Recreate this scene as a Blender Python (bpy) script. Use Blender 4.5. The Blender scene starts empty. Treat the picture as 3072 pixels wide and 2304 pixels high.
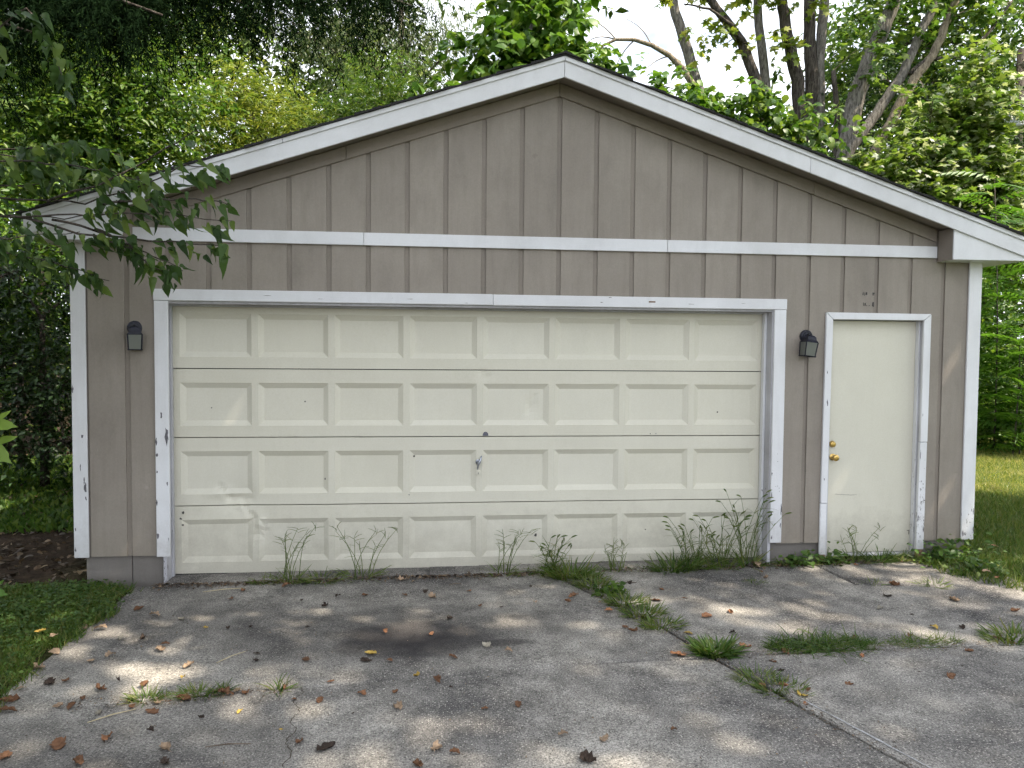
import bpy, bmesh, math, random
import numpy as np
from mathutils import Vector, Matrix

random.seed(7)
rng = np.random.default_rng(11)
sc = bpy.context.scene
C = sc.collection

# ------------------------------------------------------------------ camera
CAM = Vector((2.18155, -6.22077, 1.80517))
YAW, PITCH, ROLL, FPX = 0.10539, -0.041648, 0.00804, 2250.14
def cam_axes():
    cy, sy, cp, sp = math.cos(YAW), math.sin(YAW), math.cos(PITCH), math.sin(PITCH)
    f = Vector((sy*cp, cy*cp, sp)); r = Vector((cy, -sy, 0)); u = r.cross(f)
    cr, sr = math.cos(ROLL), math.sin(ROLL)
    return cr*r + sr*u, -sr*r + cr*u, f
r_, u_, f_ = cam_axes()
cd = bpy.data.cameras.new('camera'); cam = bpy.data.objects.new('camera', cd); C.objects.link(cam)
cam.matrix_world = Matrix(((r_.x, u_.x, -f_.x, CAM.x), (r_.y, u_.y, -f_.y, CAM.y), (r_.z, u_.z, -f_.z, CAM.z), (0, 0, 0, 1)))
cd.sensor_fit = 'HORIZONTAL'; cd.sensor_width = 36.0; cd.lens = 36.0*FPX/3072
cd.clip_start = 0.05; cd.clip_end = 2000
sc.camera = cam

# ------------------------------------------------------------------ world, sun, exposure
SUN_EL, SUN_FRONT = math.radians(55), math.radians(25)
TO_SUN = Vector((math.cos(SUN_EL)*math.cos(SUN_FRONT), -math.cos(SUN_EL)*math.sin(SUN_FRONT), math.sin(SUN_EL)))
w = bpy.data.worlds.new('World'); sc.world = w; w.use_nodes = True
nt = w.node_tree; nt.nodes.clear()
N = nt.nodes.new; LK = nt.links.new
sky = N('ShaderNodeTexSky'); sky.sky_type = 'NISHITA'; sky.sun_disc = False
sky.sun_elevation = SUN_EL; sky.sun_rotation = math.atan2(TO_SUN.x, TO_SUN.y); sky.air_density = 1.0; sky.dust_density = 1.5; sky.ozone_density = 1.0
tc = N('ShaderNodeTexCoord'); mp = N('ShaderNodeMapping'); mp.inputs['Scale'].default_value = (1.6, 1.6, 3.2)
nz = N('ShaderNodeTexNoise'); nz.inputs['Scale'].default_value = 2.2; nz.inputs['Detail'].default_value = 8; nz.inputs['Roughness'].default_value = .55
rp = N('ShaderNodeValToRGB'); rp.color_ramp.elements[0].position = .26; rp.color_ramp.elements[1].position = .50
mx = N('ShaderNodeMix'); mx.data_type = 'RGBA'
mx.inputs[7].default_value = (7.9, 8.25, 8.9, 1)
bg = N('ShaderNodeBackground'); bg.inputs[1].default_value = 0.11
ow = N('ShaderNodeOutputWorld')
LK(tc.outputs['Generated'], mp.inputs[0]); LK(mp.outputs[0], nz.inputs['Vector']); LK(nz.outputs['Fac'], rp.inputs[0])
LK(rp.outputs[0], mx.inputs[0]); LK(sky.outputs[0], mx.inputs[6]); LK(mx.outputs[2], bg.inputs[0]); LK(bg.outputs[0], ow.inputs[0])

sl = bpy.data.lights.new('sun', 'SUN'); sl.energy = 5.0; sl.angle = math.radians(0.55); sl.color = (1.0, .89, .73)
so = bpy.data.objects.new('sun', sl); C.objects.link(so); so.location = (20, -10, 30)
so.rotation_euler = TO_SUN.to_track_quat('Z', 'Y').to_euler()

sc.view_settings.view_transform = 'Standard'; sc.view_settings.look = 'None'
sc.view_settings.exposure = 1.27; sc.view_settings.gamma = 1.0; sc.view_settings.use_curve_mapping = False
sc.cycles.use_denoising = True
try: sc.cycles.denoiser = 'OPENIMAGEDENOISE'
except Exception: pass
sc.cycles.max_bounces = 4; sc.cycles.diffuse_bounces = 3; sc.cycles.glossy_bounces = 1; sc.cycles.transmission_bounces = 3; sc.cycles.transparent_max_bounces = 6
sc.cycles.caustics_reflective = False; sc.cycles.caustics_refractive = False
sc.cycles.sample_clamp_indirect = 6; sc.cycles.use_adaptive_sampling = True; sc.cycles.adaptive_threshold = .03; sc.cycles.adaptive_min_samples = 12

# ------------------------------------------------------------------ materials
def newmat(name):
    m = bpy.data.materials.new(name); m.use_nodes = True
    t = m.node_tree; b = t.nodes['Principled BSDF']
    return m, t, b
def node(t, typ, **kw):
    n = t.nodes.new(typ)
    for k, v in kw.items(): setattr(n, k, v)
    return n
def noise(t, vec, scale, detail=4, rough=.55, dist=0.0):
    n = node(t, 'ShaderNodeTexNoise'); n.inputs['Scale'].default_value = scale; n.inputs['Detail'].default_value = detail
    n.inputs['Roughness'].default_value = rough; n.inputs['Distortion'].default_value = dist
    t.links.new(vec, n.inputs['Vector']); return n.outputs['Fac']
def ramp(t, fac, stops, interp='LINEAR'):
    n = node(t, 'ShaderNodeValToRGB'); n.color_ramp.interpolation = interp
    e = n.color_ramp.elements
    while len(e) < len(stops): e.new(0.5)
    for el, (p, c) in zip(e, stops):
        el.position = p; el.color = (c, c, c, 1) if isinstance(c, (int, float)) else (*c, 1)
    t.links.new(fac, n.inputs[0]); return n.outputs[0]
def mixc(t, fac, a, b, mode='MIX'):
    n = node(t, 'ShaderNodeMix', data_type='RGBA', blend_type=mode)
    for sock, v in ((0, fac), (6, a), (7, b)):
        if isinstance(v, (int, float)): n.inputs[sock].default_value = v
        elif isinstance(v, tuple): n.inputs[sock].default_value = (*v, 1)
        else: t.links.new(v, n.inputs[sock])
    return n.outputs[2]
def maths(t, op, a, b=None):
    n = node(t, 'ShaderNodeMath', operation=op)
    for i, v in enumerate((a, b)):
        if v is None: continue
        if isinstance(v, (int, float)): n.inputs[i].default_value = v
        else: t.links.new(v, n.inputs[i])
    return n.outputs[0]
def position(t, scale=(1, 1, 1)):
    g = node(t, 'ShaderNodeNewGeometry'); m = node(t, 'ShaderNodeMapping'); m.inputs['Scale'].default_value = scale
    t.links.new(g.outputs['Position'], m.inputs[0]); return m.outputs[0], g
def bump(t, b, h, strength, dist=.01):
    n = node(t, 'ShaderNodeBump'); n.inputs['Strength'].default_value = strength; n.inputs['Distance'].default_value = dist
    t.links.new(h, n.inputs['Height']); t.links.new(n.outputs[0], b.inputs['Normal'])
def setb(b, rough=.6, spec=.3, metal=0.0):
    b.inputs['Roughness'].default_value = rough; b.inputs['Specular IOR Level'].default_value = spec; b.inputs['Metallic'].default_value = metal

def paint_mat(name, col, dirt, chips=0.0, chipcol=(.17, .16, .16), grain=(60, 60, 3), rough=.55, chip_low=False, dirt_amt=.5, streak=.5, bump_s=.25, splash=0.0, blotch=0.0):
    m, t, b = newmat(name)
    v, g = position(t)
    big = ramp(t, noise(t, v, 1.7, 6, .6), [(.38, 0.0), (.72, 1.0)])
    vs, _ = position(t, (9, 9, .9))
    st = ramp(t, noise(t, vs, 2.0, 5, .6), [(.45, 0.0), (.75, 1.0)])
    c = mixc(t, maths(t, 'MULTIPLY', big, dirt_amt), col, dirt)
    c = mixc(t, maths(t, 'MULTIPLY', st, streak*.6), c, dirt)
    if blotch:
        vb, _ = position(t, (3.2, 3.2, 1.4)); bl = ramp(t, noise(t, vb, 1.5, 6, .65, .4), [(.50, 0.0), (.72, 1.0)])
        c = mixc(t, maths(t, 'MULTIPLY', bl, blotch), c, tuple(x*.62 for x in col))
    if splash:
        sp = node(t, 'ShaderNodeSeparateXYZ'); t.links.new(g.outputs['Position'], sp.inputs[0])
        sv = maths(t, 'ADD', sp.outputs[2], maths(t, 'MULTIPLY', maths(t, 'SUBTRACT', noise(t, v, 6, 6, .7), .5), .9))
        c = mixc(t, maths(t, 'MULTIPLY', ramp(t, sv, [(.05, 1.0), (.50, 0.0)]), splash), c, (.20, .17, .13))
    fine = noise(t, v, 90, 3, .6)
    c = mixc(t, .22, c, ramp(t, fine, [(.25, .35), (.75, .65)]), 'OVERLAY')
    isl = node(t, 'ShaderNodeObjectInfo').outputs['Random']
    c = mixc(t, .10, c, ramp(t, isl, [(0, .3), (1, .7)]), 'OVERLAY')
    if chips > 0:
        vc, _ = position(t, (34, 34, 13))
        cn = noise(t, vc, 1.6, 6, .65, .3)
        mask = ramp(t, noise(t, v, 1.3, 2), [(.42, 0.0), (.6, 1.0)])
        sep = node(t, 'ShaderNodeSeparateXYZ'); t.links.new(g.outputs['Position'], sep.inputs[0])
        low = ramp(t, maths(t, 'DIVIDE', sep.outputs[2], 4.5), [(.06, 1.0), (.30, .25), (.5, .12)] if chip_low else [(0, .5), (1, .5)])
        th = maths(t, 'ADD', maths(t, 'MULTIPLY', maths(t, 'MULTIPLY', mask, low), chips), cn)
        k = ramp(t, th, [(.775, 0.0), (.79, 1.0)])
        c = mixc(t, k, c, chipcol)
    t.links.new(c, b.inputs['Base Color']); setb(b, rough, .25)
    vg, _ = position(t, grain)
    bump(t, b, noise(t, vg, 2.2, 5, .65), bump_s, .004)
    return m

M = {}
TAN = (.296, .262, .223)
M['siding'] = paint_mat('siding_paint', TAN, (.215, .186, .160), dirt_amt=.5, streak=.65, splash=.45, blotch=.4)
M['groove'] = paint_mat('groove_paint', (.262, .228, .192), (.18, .156, .135), dirt_amt=.6, streak=.6)
M['tantrim'] = paint_mat('tan_trim_paint', (.268, .232, .195), (.20, .172, .148), grain=(3, 60, 60), dirt_amt=.5, blotch=.3)
M['white'] = paint_mat('white_trim_paint', (.75, .755, .775), (.60, .595, .60), chips=.205, chip_low=True, dirt_amt=.5, streak=.6, splash=.4)
M['fascia'] = paint_mat('white_fascia_paint', (.735, .74, .76), (.55, .545, .55), chips=.15, chipcol=(.30, .28, .27), grain=(3, 60, 40), dirt_amt=.6, streak=.15, blotch=.22)
M['door'] = paint_mat('cream_door_paint', (.655, .63, .53), (.575, .55, .465), chips=.06, chipcol=(.14, .12, .10), dirt_amt=.4, streak=.3, splash=.30, blotch=.06, rough=.42, grain=(4, 4, 4), bump_s=.06)
M['found'] = paint_mat('painted_block', (.20, .182, .165), (.13, .12, .11), dirt_amt=.7, rough=.8, grain=(50, 50, 50))
M['jamb'] = paint_mat('jamb_paint', (.55, .55, .58), (.33, .32, .34), chips=.20, chip_low=True, dirt_amt=.8, streak=.9)
M['rotwood'] = paint_mat('bare_wood', (.22, .14, .09), (.10, .07, .05), rough=.8)

def simple_mat(name, col, rough=.6, spec=.3, metal=0, var=.25, scale=20):
    m, t, b = newmat(name); v, _ = position(t)
    c = mixc(t, ramp(t, noise(t, v, scale, 4), [(.3, 0.0), (.7, 1.0)]), tuple(x*(1-var) for x in col), tuple(min(1, x*(1+var)) for x in col))
    t.links.new(c, b.inputs['Base Color']); setb(b, rough, spec, metal); return m
M['dark'] = simple_mat('dark_gap', (.012, .012, .012), .9)
M['shingle'] = simple_mat('asphalt_shingle', (.035, .034, .034), .95, .1, scale=120)
M['lantern'] = simple_mat('black_lantern_paint', (.011, .012, .022), .45, .35)
M['brass'] = simple_mat('brass', (.62, .42, .14), .28, .5, 1.0, .15)
M['chrome'] = simple_mat('dull_chrome', (.42, .44, .50), .32, .5, .9, .2)
M['patch'] = simple_mat('grey_bare_patch', (.11, .11, .135), .8)
M['chip'] = simple_mat('weathered_bare_wood', (.135, .128, .140), .85, var=.35, scale=90)
M['mortar'] = simple_mat('pale_broken_edge', (.36, .36, .36), .9, var=.35, scale=60)
M['residue'] = simple_mat('glue_residue', (.075, .07, .065), .8, var=.5, scale=60)
M['stick'] = simple_mat('dry_twig', (.13, .10, .075), .9)
M['straw'] = simple_mat('dry_straw', (.40, .34, .22), .9)
m, t, b = newmat('frosted_glass'); b.inputs['Base Color'].default_value = (.30, .32, .28, 1); setb(b, .35, .5); b.inputs['Transmission Weight'].default_value = .55; b.inputs['Alpha'].default_value = .75; M['glass'] = m
M['bulb'] = simple_mat('bulb_white', (.75, .75, .70), .4)
M['can'] = simple_mat('white_enamel_can', (.72, .74, .78), .4)

# concrete
def concrete_mat(name, seed):
    m, t, b = newmat(name); v, g = position(t)
    mpn = node(t, 'ShaderNodeMapping'); mpn.inputs['Location'].default_value = (seed*3.1, seed*1.7, 0); t.links.new(v, mpn.inputs[0]); vv = mpn.outputs[0]
    big = ramp(t, noise(t, vv, .9, 5, .62, .4), [(.36, 0.0), (.62, 1.0)])
    c = mixc(t, big, (.098, .093, .090), (.290, .273, .246))
    med = ramp(t, noise(t, vv, 4.5, 5, .65), [(.35, .30), (.65, .70)])
    c = mixc(t, .75, c, med, 'OVERLAY')
    # oil stain: two soft blots
    sep = node(t, 'ShaderNodeSeparateXYZ'); t.links.new(g.outputs['Position'], sep.inputs[0])
    wob = noise(t, v, 3.5, 5, .6)
    tot = None
    for (cx, cy, rx, ry, s) in ((2.06, -1.49, .50, .29, 1.0), (1.95, -1.36, 1.0, .46, .50), (2.46, -1.62, .34, .07, .85), (.75, -2.75, .8, .35, .35), (.5, -1.0, .7, .35, .4)):
        dx = maths(t, 'DIVIDE', maths(t, 'SUBTRACT', sep.outputs[0], cx), rx); dy = maths(t, 'DIVIDE', maths(t, 'SUBTRACT', sep.outputs[1], cy), ry)
        d2 = maths(t, 'ADD', maths(t, 'MULTIPLY', dx, dx), maths(t, 'MULTIPLY', dy, dy))
        d2 = maths(t, 'ADD', d2, maths(t, 'MULTIPLY', maths(t, 'SUBTRACT', wob, .5), 1.3))
        k = maths(t, 'MULTIPLY', ramp(t, maths(t, 'MULTIPLY', d2, .55), [(0.0, 1.0), (.40, .80), (1.0, 0.0)]), s)
        tot = k if tot is None else maths(t, 'MAXIMUM', tot, k)
    # exposed aggregate: pale and dark grains
    vo = node(t, 'ShaderNodeTexVoronoi'); vo.inputs['Scale'].default_value = 95; t.links.new(vv, vo.inputs['Vector'])
    rnd = node(t, 'ShaderNodeSeparateColor'); t.links.new(vo.outputs['Color'], rnd.inputs[0])
    edge = ramp(t, vo.outputs['Distance'], [(.30, 1.0), (.48, 0.0)])
    pale = maths(t, 'MULTIPLY', ramp(t, rnd.outputs[0], [(.45, 0.0), (1.0, .75)]), edge)
    dk = maths(t, 'MULTIPLY', ramp(t, rnd.outputs[1], [(.50, 0.0), (1.0, .85)]), edge)
    c = mixc(t, dk, c, (.05, .05, .052)); c = mixc(t, pale, c, (.50, .47, .42))
    fine = noise(t, vv, 105, 4, .8)
    c = mixc(t, .9, c, ramp(t, fine, [(.34, .10), (.66, .90)]), 'OVERLAY')
    c = mixc(t, maths(t, 'MULTIPLY', tot, .94), c, (.026, .024, .026))
    t.links.new(c, b.inputs['Base Color']); setb(b, .88, .2)
    h = maths(t, 'ADD', maths(t, 'MULTIPLY', noise(t, vv, 120, 4, .7), .6), maths(t, 'MULTIPLY', edge, .4))
    bump(t, b, h, .55, .006)
    return m
M['conc'] = [concrete_mat('weathered_concrete_%d' % i, i) for i in range(1, 6)]

def soil_mat(name, cols, sc_=6):
    m, t, b = newmat(name); v, _ = position(t)
    c = ramp(t, noise(t, v, sc_, 8, .7), [(.3, cols[0]), (.5, cols[1]), (.7, cols[2])])
    c = mixc(t, .6, c, ramp(t, noise(t, v, 60, 3), [(.3, .25), (.7, .75)]), 'OVERLAY')
    t.links.new(c, b.inputs['Base Color']); setb(b, .95, .1); bump(t, b, noise(t, v, 40, 5), .6, .02); return m
M['soil'] = soil_mat('joint_soil', ((.035, .027, .02), (.06, .048, .036), (.09, .075, .055)), 12)
# ground: lawn on the right, leaf-strewn dirt on the left
m, t, b = newmat('terrain'); v, g = position(t)
grass = ramp(t, noise(t, v, 1.5, 6, .65), [(.3, (.035, .055, .014)), (.5, (.06, .085, .02)), (.72, (.15, .14, .055))])
dirt = ramp(t, noise(t, v, 9, 8, .7), [(.3, (.018, .013, .009)), (.5, (.036, .026, .018)), (.7, (.08, .055, .036))])
sep = node(t, 'ShaderNodeSeparateXYZ'); t.links.new(g.outputs['Position'], sep.inputs[0])
k = ramp(t, maths(t, 'MULTIPLY', maths(t, 'ADD', sep.outputs[0], 2), .2), [(.2, 0.0), (.6, 1.0)])
t.links.new(mixc(t, k, dirt, grass), b.inputs['Base Color']); setb(b, .95, .1); bump(t, b, noise(t, v, 30, 5), .5, .03); M['terrain'] = m

def leaf_mat(name, cols, trans=.32, tcol=None, rough=.45, spec=.4):
    m, t, b = newmat(name)
    g = node(t, 'ShaderNodeNewGeometry'); n = len(cols)
    oi = node(t, 'ShaderNodeObjectInfo')
    c = ramp(t, maths(t, 'FRACT', maths(t, 'ADD', g.outputs['Random Per Island'], oi.outputs['Random'])), [(i/max(1, n-1), col) for i, col in enumerate(cols)])
    t.links.new(c, b.inputs['Base Color']); setb(b, rough, spec)
    tr = node(t, 'ShaderNodeBsdfTranslucent')
    if tcol: t.links.new(mixc(t, .6, c, tcol), tr.inputs[0])
    else: t.links.new(mixc(t, .5, mixc(t, 1.0, c, (1.7, 1.6, .8), 'MULTIPLY'), c), tr.inputs[0])
    ms = node(t, 'ShaderNodeMixShader'); ms.inputs[0].default_value = trans
    o = t.nodes['Material Output']
    t.links.new(b.outputs[0], ms.inputs[1]); t.links.new(tr.outputs[0], ms.inputs[2]); t.links.new(ms.outputs[0], o.inputs[0]); return m
def bark_mat(name, a, c2, scale=(14, 14, 3)):
    m, t, b = newmat(name); v, _ = position(t, scale)
    f = noise(t, v, 1.6, 7, .7, .6); t.links.new(ramp(t, f, [(.35, a), (.62, c2)]), b.inputs['Base Color']); setb(b, .95, .1); bump(t, b, f, .9, .03); return m
M['bark_grey'] = bark_mat('grey_bark', (.055, .048, .042), (.26, .24, .215))
M['bark_dark'] = bark_mat('dark_bark', (.024, .020, .017), (.11, .095, .082))
M['bark_tan'] = bark_mat('pale_tan_bark', (.10, .08, .06), (.32, .27, .20))
M['twig'] = simple_mat('green_brown_twig', (.09, .085, .045), .8)
LEAF = {
 'catalpa': leaf_mat('catalpa_leaf', [(.040, .100, .010), (.060, .140, .013), (.090, .180, .018), (.150, .230, .028)], .40),
 'understory': leaf_mat('understory_leaf', [(.032, .082, .011), (.055, .120, .016), (.088, .160, .022), (.15, .215, .035)], .46),
 'willow': leaf_mat('yellow_green_leaf', [(.075, .130, .014), (.120, .180, .020), (.175, .225, .03), (.25, .27, .05)], .46),
 'silver': leaf_mat('silvery_leaf', [(.045, .085, .025), (.070, .115, .032), (.105, .140, .055), (.18, .20, .11)], .40),
 'mid': leaf_mat('mid_green_leaf', [(.032, .080, .012), (.055, .118, .018), (.088, .155, .025), (.15, .21, .035)], .46),
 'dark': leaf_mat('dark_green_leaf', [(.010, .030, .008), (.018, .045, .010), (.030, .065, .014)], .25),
 'maple': leaf_mat('silver_maple_leaf', [(.065, .130, .016), (.100, .175, .023), (.135, .21, .03), (.17, .235, .045), (.45, .48, .40)], .44),
 'sumac': leaf_mat('sumac_leaf', [(.05, .13, .012), (.07, .165, .016), (.095, .20, .022)], .42),
 'mulberry': leaf_mat('mulberry_leaf', [(.024, .056, .013), (.036, .076, .017), (.055, .110, .022), (.13, .19, .04)], .42, rough=.5, spec=.35),
 'conifer': leaf_mat('conifer_needle', [(.004, .010, .004), (.007, .016, .006), (.012, .026, .009)], .15, rough=.95, spec=.02),
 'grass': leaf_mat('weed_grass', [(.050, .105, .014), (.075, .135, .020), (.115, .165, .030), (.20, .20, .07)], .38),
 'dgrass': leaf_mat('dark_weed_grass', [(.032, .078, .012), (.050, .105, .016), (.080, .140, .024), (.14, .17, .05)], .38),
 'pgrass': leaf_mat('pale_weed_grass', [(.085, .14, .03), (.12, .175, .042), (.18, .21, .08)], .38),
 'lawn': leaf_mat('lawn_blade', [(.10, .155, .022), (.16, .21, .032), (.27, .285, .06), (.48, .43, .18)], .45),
 'clover': leaf_mat('ground_cover_leaf', [(.036, .090, .016), (.055, .120, .022), (.085, .155, .030), (.13, .20, .045)], .40),
 'litter': leaf_mat('leaf_litter', [(.03, .02, .013), (.06, .04, .024), (.12, .08, .045), (.26, .18, .10)], .1),
 'debris': leaf_mat('dry_debris', [(.03, .022, .016), (.07, .045, .03), (.13, .085, .05), (.25, .18, .11)], .05),
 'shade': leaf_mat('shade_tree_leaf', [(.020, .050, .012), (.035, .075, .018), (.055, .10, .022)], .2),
}
def far_mat(name, cols):
    m, t, b = newmat(name); g = node(t, 'ShaderNodeNewGeometry')
    t.links.new(ramp(t, g.outputs['Random Per Island'], [(i/(len(cols)-1), c) for i, c in enumerate(cols)]), b.inputs['Base Color']); setb(b, .6, .2); return m
LEAF['far'] = far_mat('woodland_leaf', [(.042, .088, .016), (.075, .132, .024), (.12, .172, .034), (.18, .22, .05)])
def dry_mat(name, col):
    m, t, b = newmat(name); tcn = node(t, 'ShaderNodeTexCoord'); oi = node(t, 'ShaderNodeObjectInfo')
    f = noise(t, tcn.outputs['Object'], 5, 5, .65)
    c = mixc(t, ramp(t, f, [(.3, 0.0), (.7, 1.0)]), tuple(x*.6 for x in col), tuple(x*1.25 for x in col))
    c = mixc(t, .35, c, ramp(t, oi.outputs['Random'], [(0, .25), (1, .75)]), 'OVERLAY')
    t.links.new(c, b.inputs['Base Color']); setb(b, .75, .2); bump(t, b, f, .4, .05); return m
DRY = {'B': dry_mat('brown_dry_leaf', (.180, .092, .050)), 'T': dry_mat('tan_dry_leaf', (.38, .27, .18)), 'D': dry_mat('dark_dry_leaf', (.050, .035, .027)),
       'Y': dry_mat('yellow_fallen_leaf', (.52, .36, .09)), 'O': dry_mat('orange_dry_leaf', (.34, .165, .085)), 'P': dry_mat('pale_dry_leaf', (.33, .30, .24))}

# ------------------------------------------------------------------ helpers
def tag(o, label=None, cat=None, group=None, kind=None):
    if label: o['label'] = label
    if cat: o['category'] = cat
    if group: o['group'] = group
    if kind: o['kind'] = kind
    return o
def empty(name, loc, label=None, cat=None, group=None, kind=None, rot=(0, 0, 0)):
    o = bpy.data.objects.new(name, None); C.objects.link(o); o.location = loc; o.rotation_euler = rot; o.empty_display_size = .1
    return tag(o, label, cat, group, kind)
def link(name, me, mat, parent=None):
    o = bpy.data.objects.new(name, me); C.objects.link(o)
    if mat is not None:
        if len(me.materials) == 0: me.materials.append(mat)
    if parent is not None:
        o.parent = parent
    return o
def np_mesh(name, V, F, smooth=False):
    """V (n,3); F list of (k,m) int arrays"""
    me = bpy.data.meshes.new(name)
    V = np.asarray(V, np.float32); me.vertices.add(len(V)); me.vertices.foreach_set('co', V.ravel())
    loops = np.concatenate([f.ravel() for f in F]).astype(np.int32); tot = np.concatenate([np.full(len(f), f.shape[1]) for f in F]).astype(np.int32)
    start = np.concatenate([[0], np.cumsum(tot)[:-1]]).astype(np.int32)
    me.loops.add(len(loops)); me.loops.foreach_set('vertex_index', loops)
    me.polygons.add(len(tot)); me.polygons.foreach_set('loop_start', start); me.polygons.foreach_set('loop_total', tot)
    if smooth: me.polygons.foreach_set('use_smooth', np.ones(len(tot), bool))
    me.update(calc_edges=True); me.validate()
    return me
class MB:
    def __init__(s): s.v = []; s.f = []
    def add(s, vs, fs):
        o = len(s.v); s.v += [tuple(v) for v in vs]; s.f += [tuple(i+o for i in f) for f in fs]
    def box(s, x0, x1, y0, y1, z0, z1):
        s.add([(x0,y0,z0),(x1,y0,z0),(x1,y1,z0),(x0,y1,z0),(x0,y0,z1),(x1,y0,z1),(x1,y1,z1),(x0,y1,z1)],
              [(0,3,2,1),(4,5,6,7),(0,1,5,4),(1,2,6,5),(2,3,7,6),(3,0,4,7)])
    def prism(s, poly, y0, y1):
        """poly: list of (x,z), counter-clockwise seen from -y; front y0 < back y1"""
        n = len(poly)
        s.add([(x, y0, z) for x, z in poly]+[(x, y1, z) for x, z in poly],
              [tuple(range(n)), tuple(range(2*n-1, n-1, -1))]+[(i, i+n, (i+1) % n+n, (i+1) % n) for i in range(n)])
    def tube(s, path, rad, k=6, cap=True):
        path = [Vector(p) for p in path]; n = len(path); o = len(s.v); ref = Vector((0, 0, 1))
        if not hasattr(rad, '__len__'): rad = [rad]*n
        for i, p in enumerate(path):
            d = (path[min(i+1, n-1)]-path[max(i-1, 0)])
            d = d.normalized() if d.length > 1e-9 else Vector((0, 0, 1))
            a = d.cross(Vector((0, 1, 0)) if abs(d.y) < .9 else Vector((1, 0, 0))).normalized(); bb = d.cross(a)
            for j in range(k):
                an = 2*math.pi*j/k
                s.v.append(tuple(p+(a*math.cos(an)+bb*math.sin(an))*rad[i]))
        for i in range(n-1):
            for j in range(k):
                s.f.append((o+i*k+j, o+i*k+(j+1) % k, o+(i+1)*k+(j+1) % k, o+(i+1)*k+j))
        if cap:
            s.f.append(tuple(o+j for j in range(k-1, -1, -1))); s.f.append(tuple(o+(n-1)*k+j for j in range(k)))
    def lathe(s, prof, k=20, origin=(0, 0, 0), axis='y'):
        """prof: list of (r, h); axis -y"""
        o = len(s.v); ox, oy, oz = origin
        for r, h in prof:
            for j in range(k):
                an = 2*math.pi*j/k
                s.v.append((ox+r*math.cos(an), oy-h, oz+r*math.sin(an)))
        for i in range(len(prof)-1):
            for j in range(k): s.f.append((o+i*k+j, o+i*k+(j+1) % k, o+(i+1)*k+(j+1) % k, o+(i+1)*k+j))
        s.f.append(tuple(o+j for j in range(k))); s.f.append(tuple(o+(len(prof)-1)*k+j for j in range(k)))
    def build(s, name, mat, parent=None, bevel=0.0, smooth=False):
        me = bpy.data.meshes.new(name); me.from_pydata(s.v, [], s.f)
        bm = bmesh.new(); bm.from_mesh(me); bmesh.ops.recalc_face_normals(bm, faces=bm.faces)
        if bevel > 0:
            es = [e for e in bm.edges if len(e.link_faces) == 2 and e.calc_face_angle(0) > .6]
            bmesh.ops.bevel(bm, geom=es, offset=bevel, segments=1, affect='EDGES')
        if smooth:
            for f in bm.faces: f.smooth = True
        bm.to_mesh(me); bm.free()
        return link(name, me, mat, parent)

def gz(x, y): return -.02+.0095*min(max(x, -2), 9)+.006*min(max(y, -9), 0.)

# ------------------------------------------------------------------ terrain
def DIAG(y): return 3.20+(-.42-y)*.385 if y > -2.02 else 3.82+(-2.02-y)*.385
xs = np.unique(np.concatenate([np.linspace(-400, -30, 12), np.linspace(-30, -6, 25), np.linspace(-6, 14, 101), np.linspace(14, 40, 27), np.linspace(40, 400, 12)]))
ys = np.unique(np.concatenate([np.linspace(-400, -30, 10), np.linspace(-30, -8, 12), np.linspace(-8, 9, 86), np.linspace(9, 40, 32), np.linspace(40, 500, 12)]))
X, Y = np.meshgrid(xs, ys)
Z = -.02+.0095*np.clip(X, -2, 9)+.006*np.clip(Y, -9, 0)+.02*np.sin(X*1.3+2*np.sin(Y*.7))*np.cos(Y*1.1)
inside = (X > -.12) & (X < 6.75) & (Y < -.1) & (Y > -9)
Z = np.where(inside | ((X > -.6) & (X < 6.95) & (Y > -.3) & (Y < 7.2)), np.minimum(Z, -.02+.0095*np.clip(X, -2, 9)+.006*np.clip(Y, -9, 0))-.07, Z)
nx, ny = len(xs), len(ys)
idx = np.arange(nx*ny).reshape(ny, nx)
F = np.stack([idx[:-1, :-1], idx[:-1, 1:], idx[1:, 1:], idx[1:, :-1]], -1).reshape(-1, 4)
ter = link('ground', np_mesh('ground', np.stack([X, Y, Z], -1).reshape(-1, 3), [F], True), M['terrain']); tag(ter, kind='structure')

# driveway: concrete slabs with open joints over soil
drv = empty('driveway', (0, 0, 0), kind='structure')
def inset(poly, d):
    n = len(poly); out = []
    for i in range(n):
        a, b, c = Vector(poly[i-1]), Vector(poly[i]), Vector(poly[(i+1) % n])
        e1 = (b-a).normalized(); e2 = (c-b).normalized(); n1 = Vector((-e1.y, e1.x)); n2 = Vector((-e2.y, e2.x))
        k = n1+n2; k = k/max(.3, k.dot(n1)) if k.length > 1e-6 else n1
        out.append(tuple(b+k*d))
    return out
def wob_poly(poly, step=.25, amp=.006):
    out = []; n = len(poly)
    for i in range(n):
        a, b = Vector(poly[i]), Vector(poly[(i+1) % n]); L = (b-a).length; k = max(1, int(L/step)); d = (b-a)/L; pn = Vector((-d.y, d.x))
        for j in range(k):
            out.append(tuple(a+(b-a)*j/k+(pn*random.uniform(-amp, amp) if j else Vector((0, 0)))))
    return out
def slab(poly, mat, dz):
    pw = wob_poly(inset(poly, .010), .16, .008); ins = inset(pw, .008); n = len(pw)
    vs = [(x, y, gz(x, y)+dz) for x, y in ins]+[(x, y, gz(x, y)+dz-.008) for x, y in pw]+[(x, y, gz(x, y)-.10) for x, y in pw]
    fs = [tuple(range(n))]+[(i, i+n, (i+1) % n+n, (i+1) % n) for i in range(n)]+[(i+n, i+2*n, (i+1) % n+2*n, (i+1) % n+n) for i in range(n)]
    mb = MB(); mb.add(vs, fs); return mb.build('concrete_slab', mat, drv)
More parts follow.
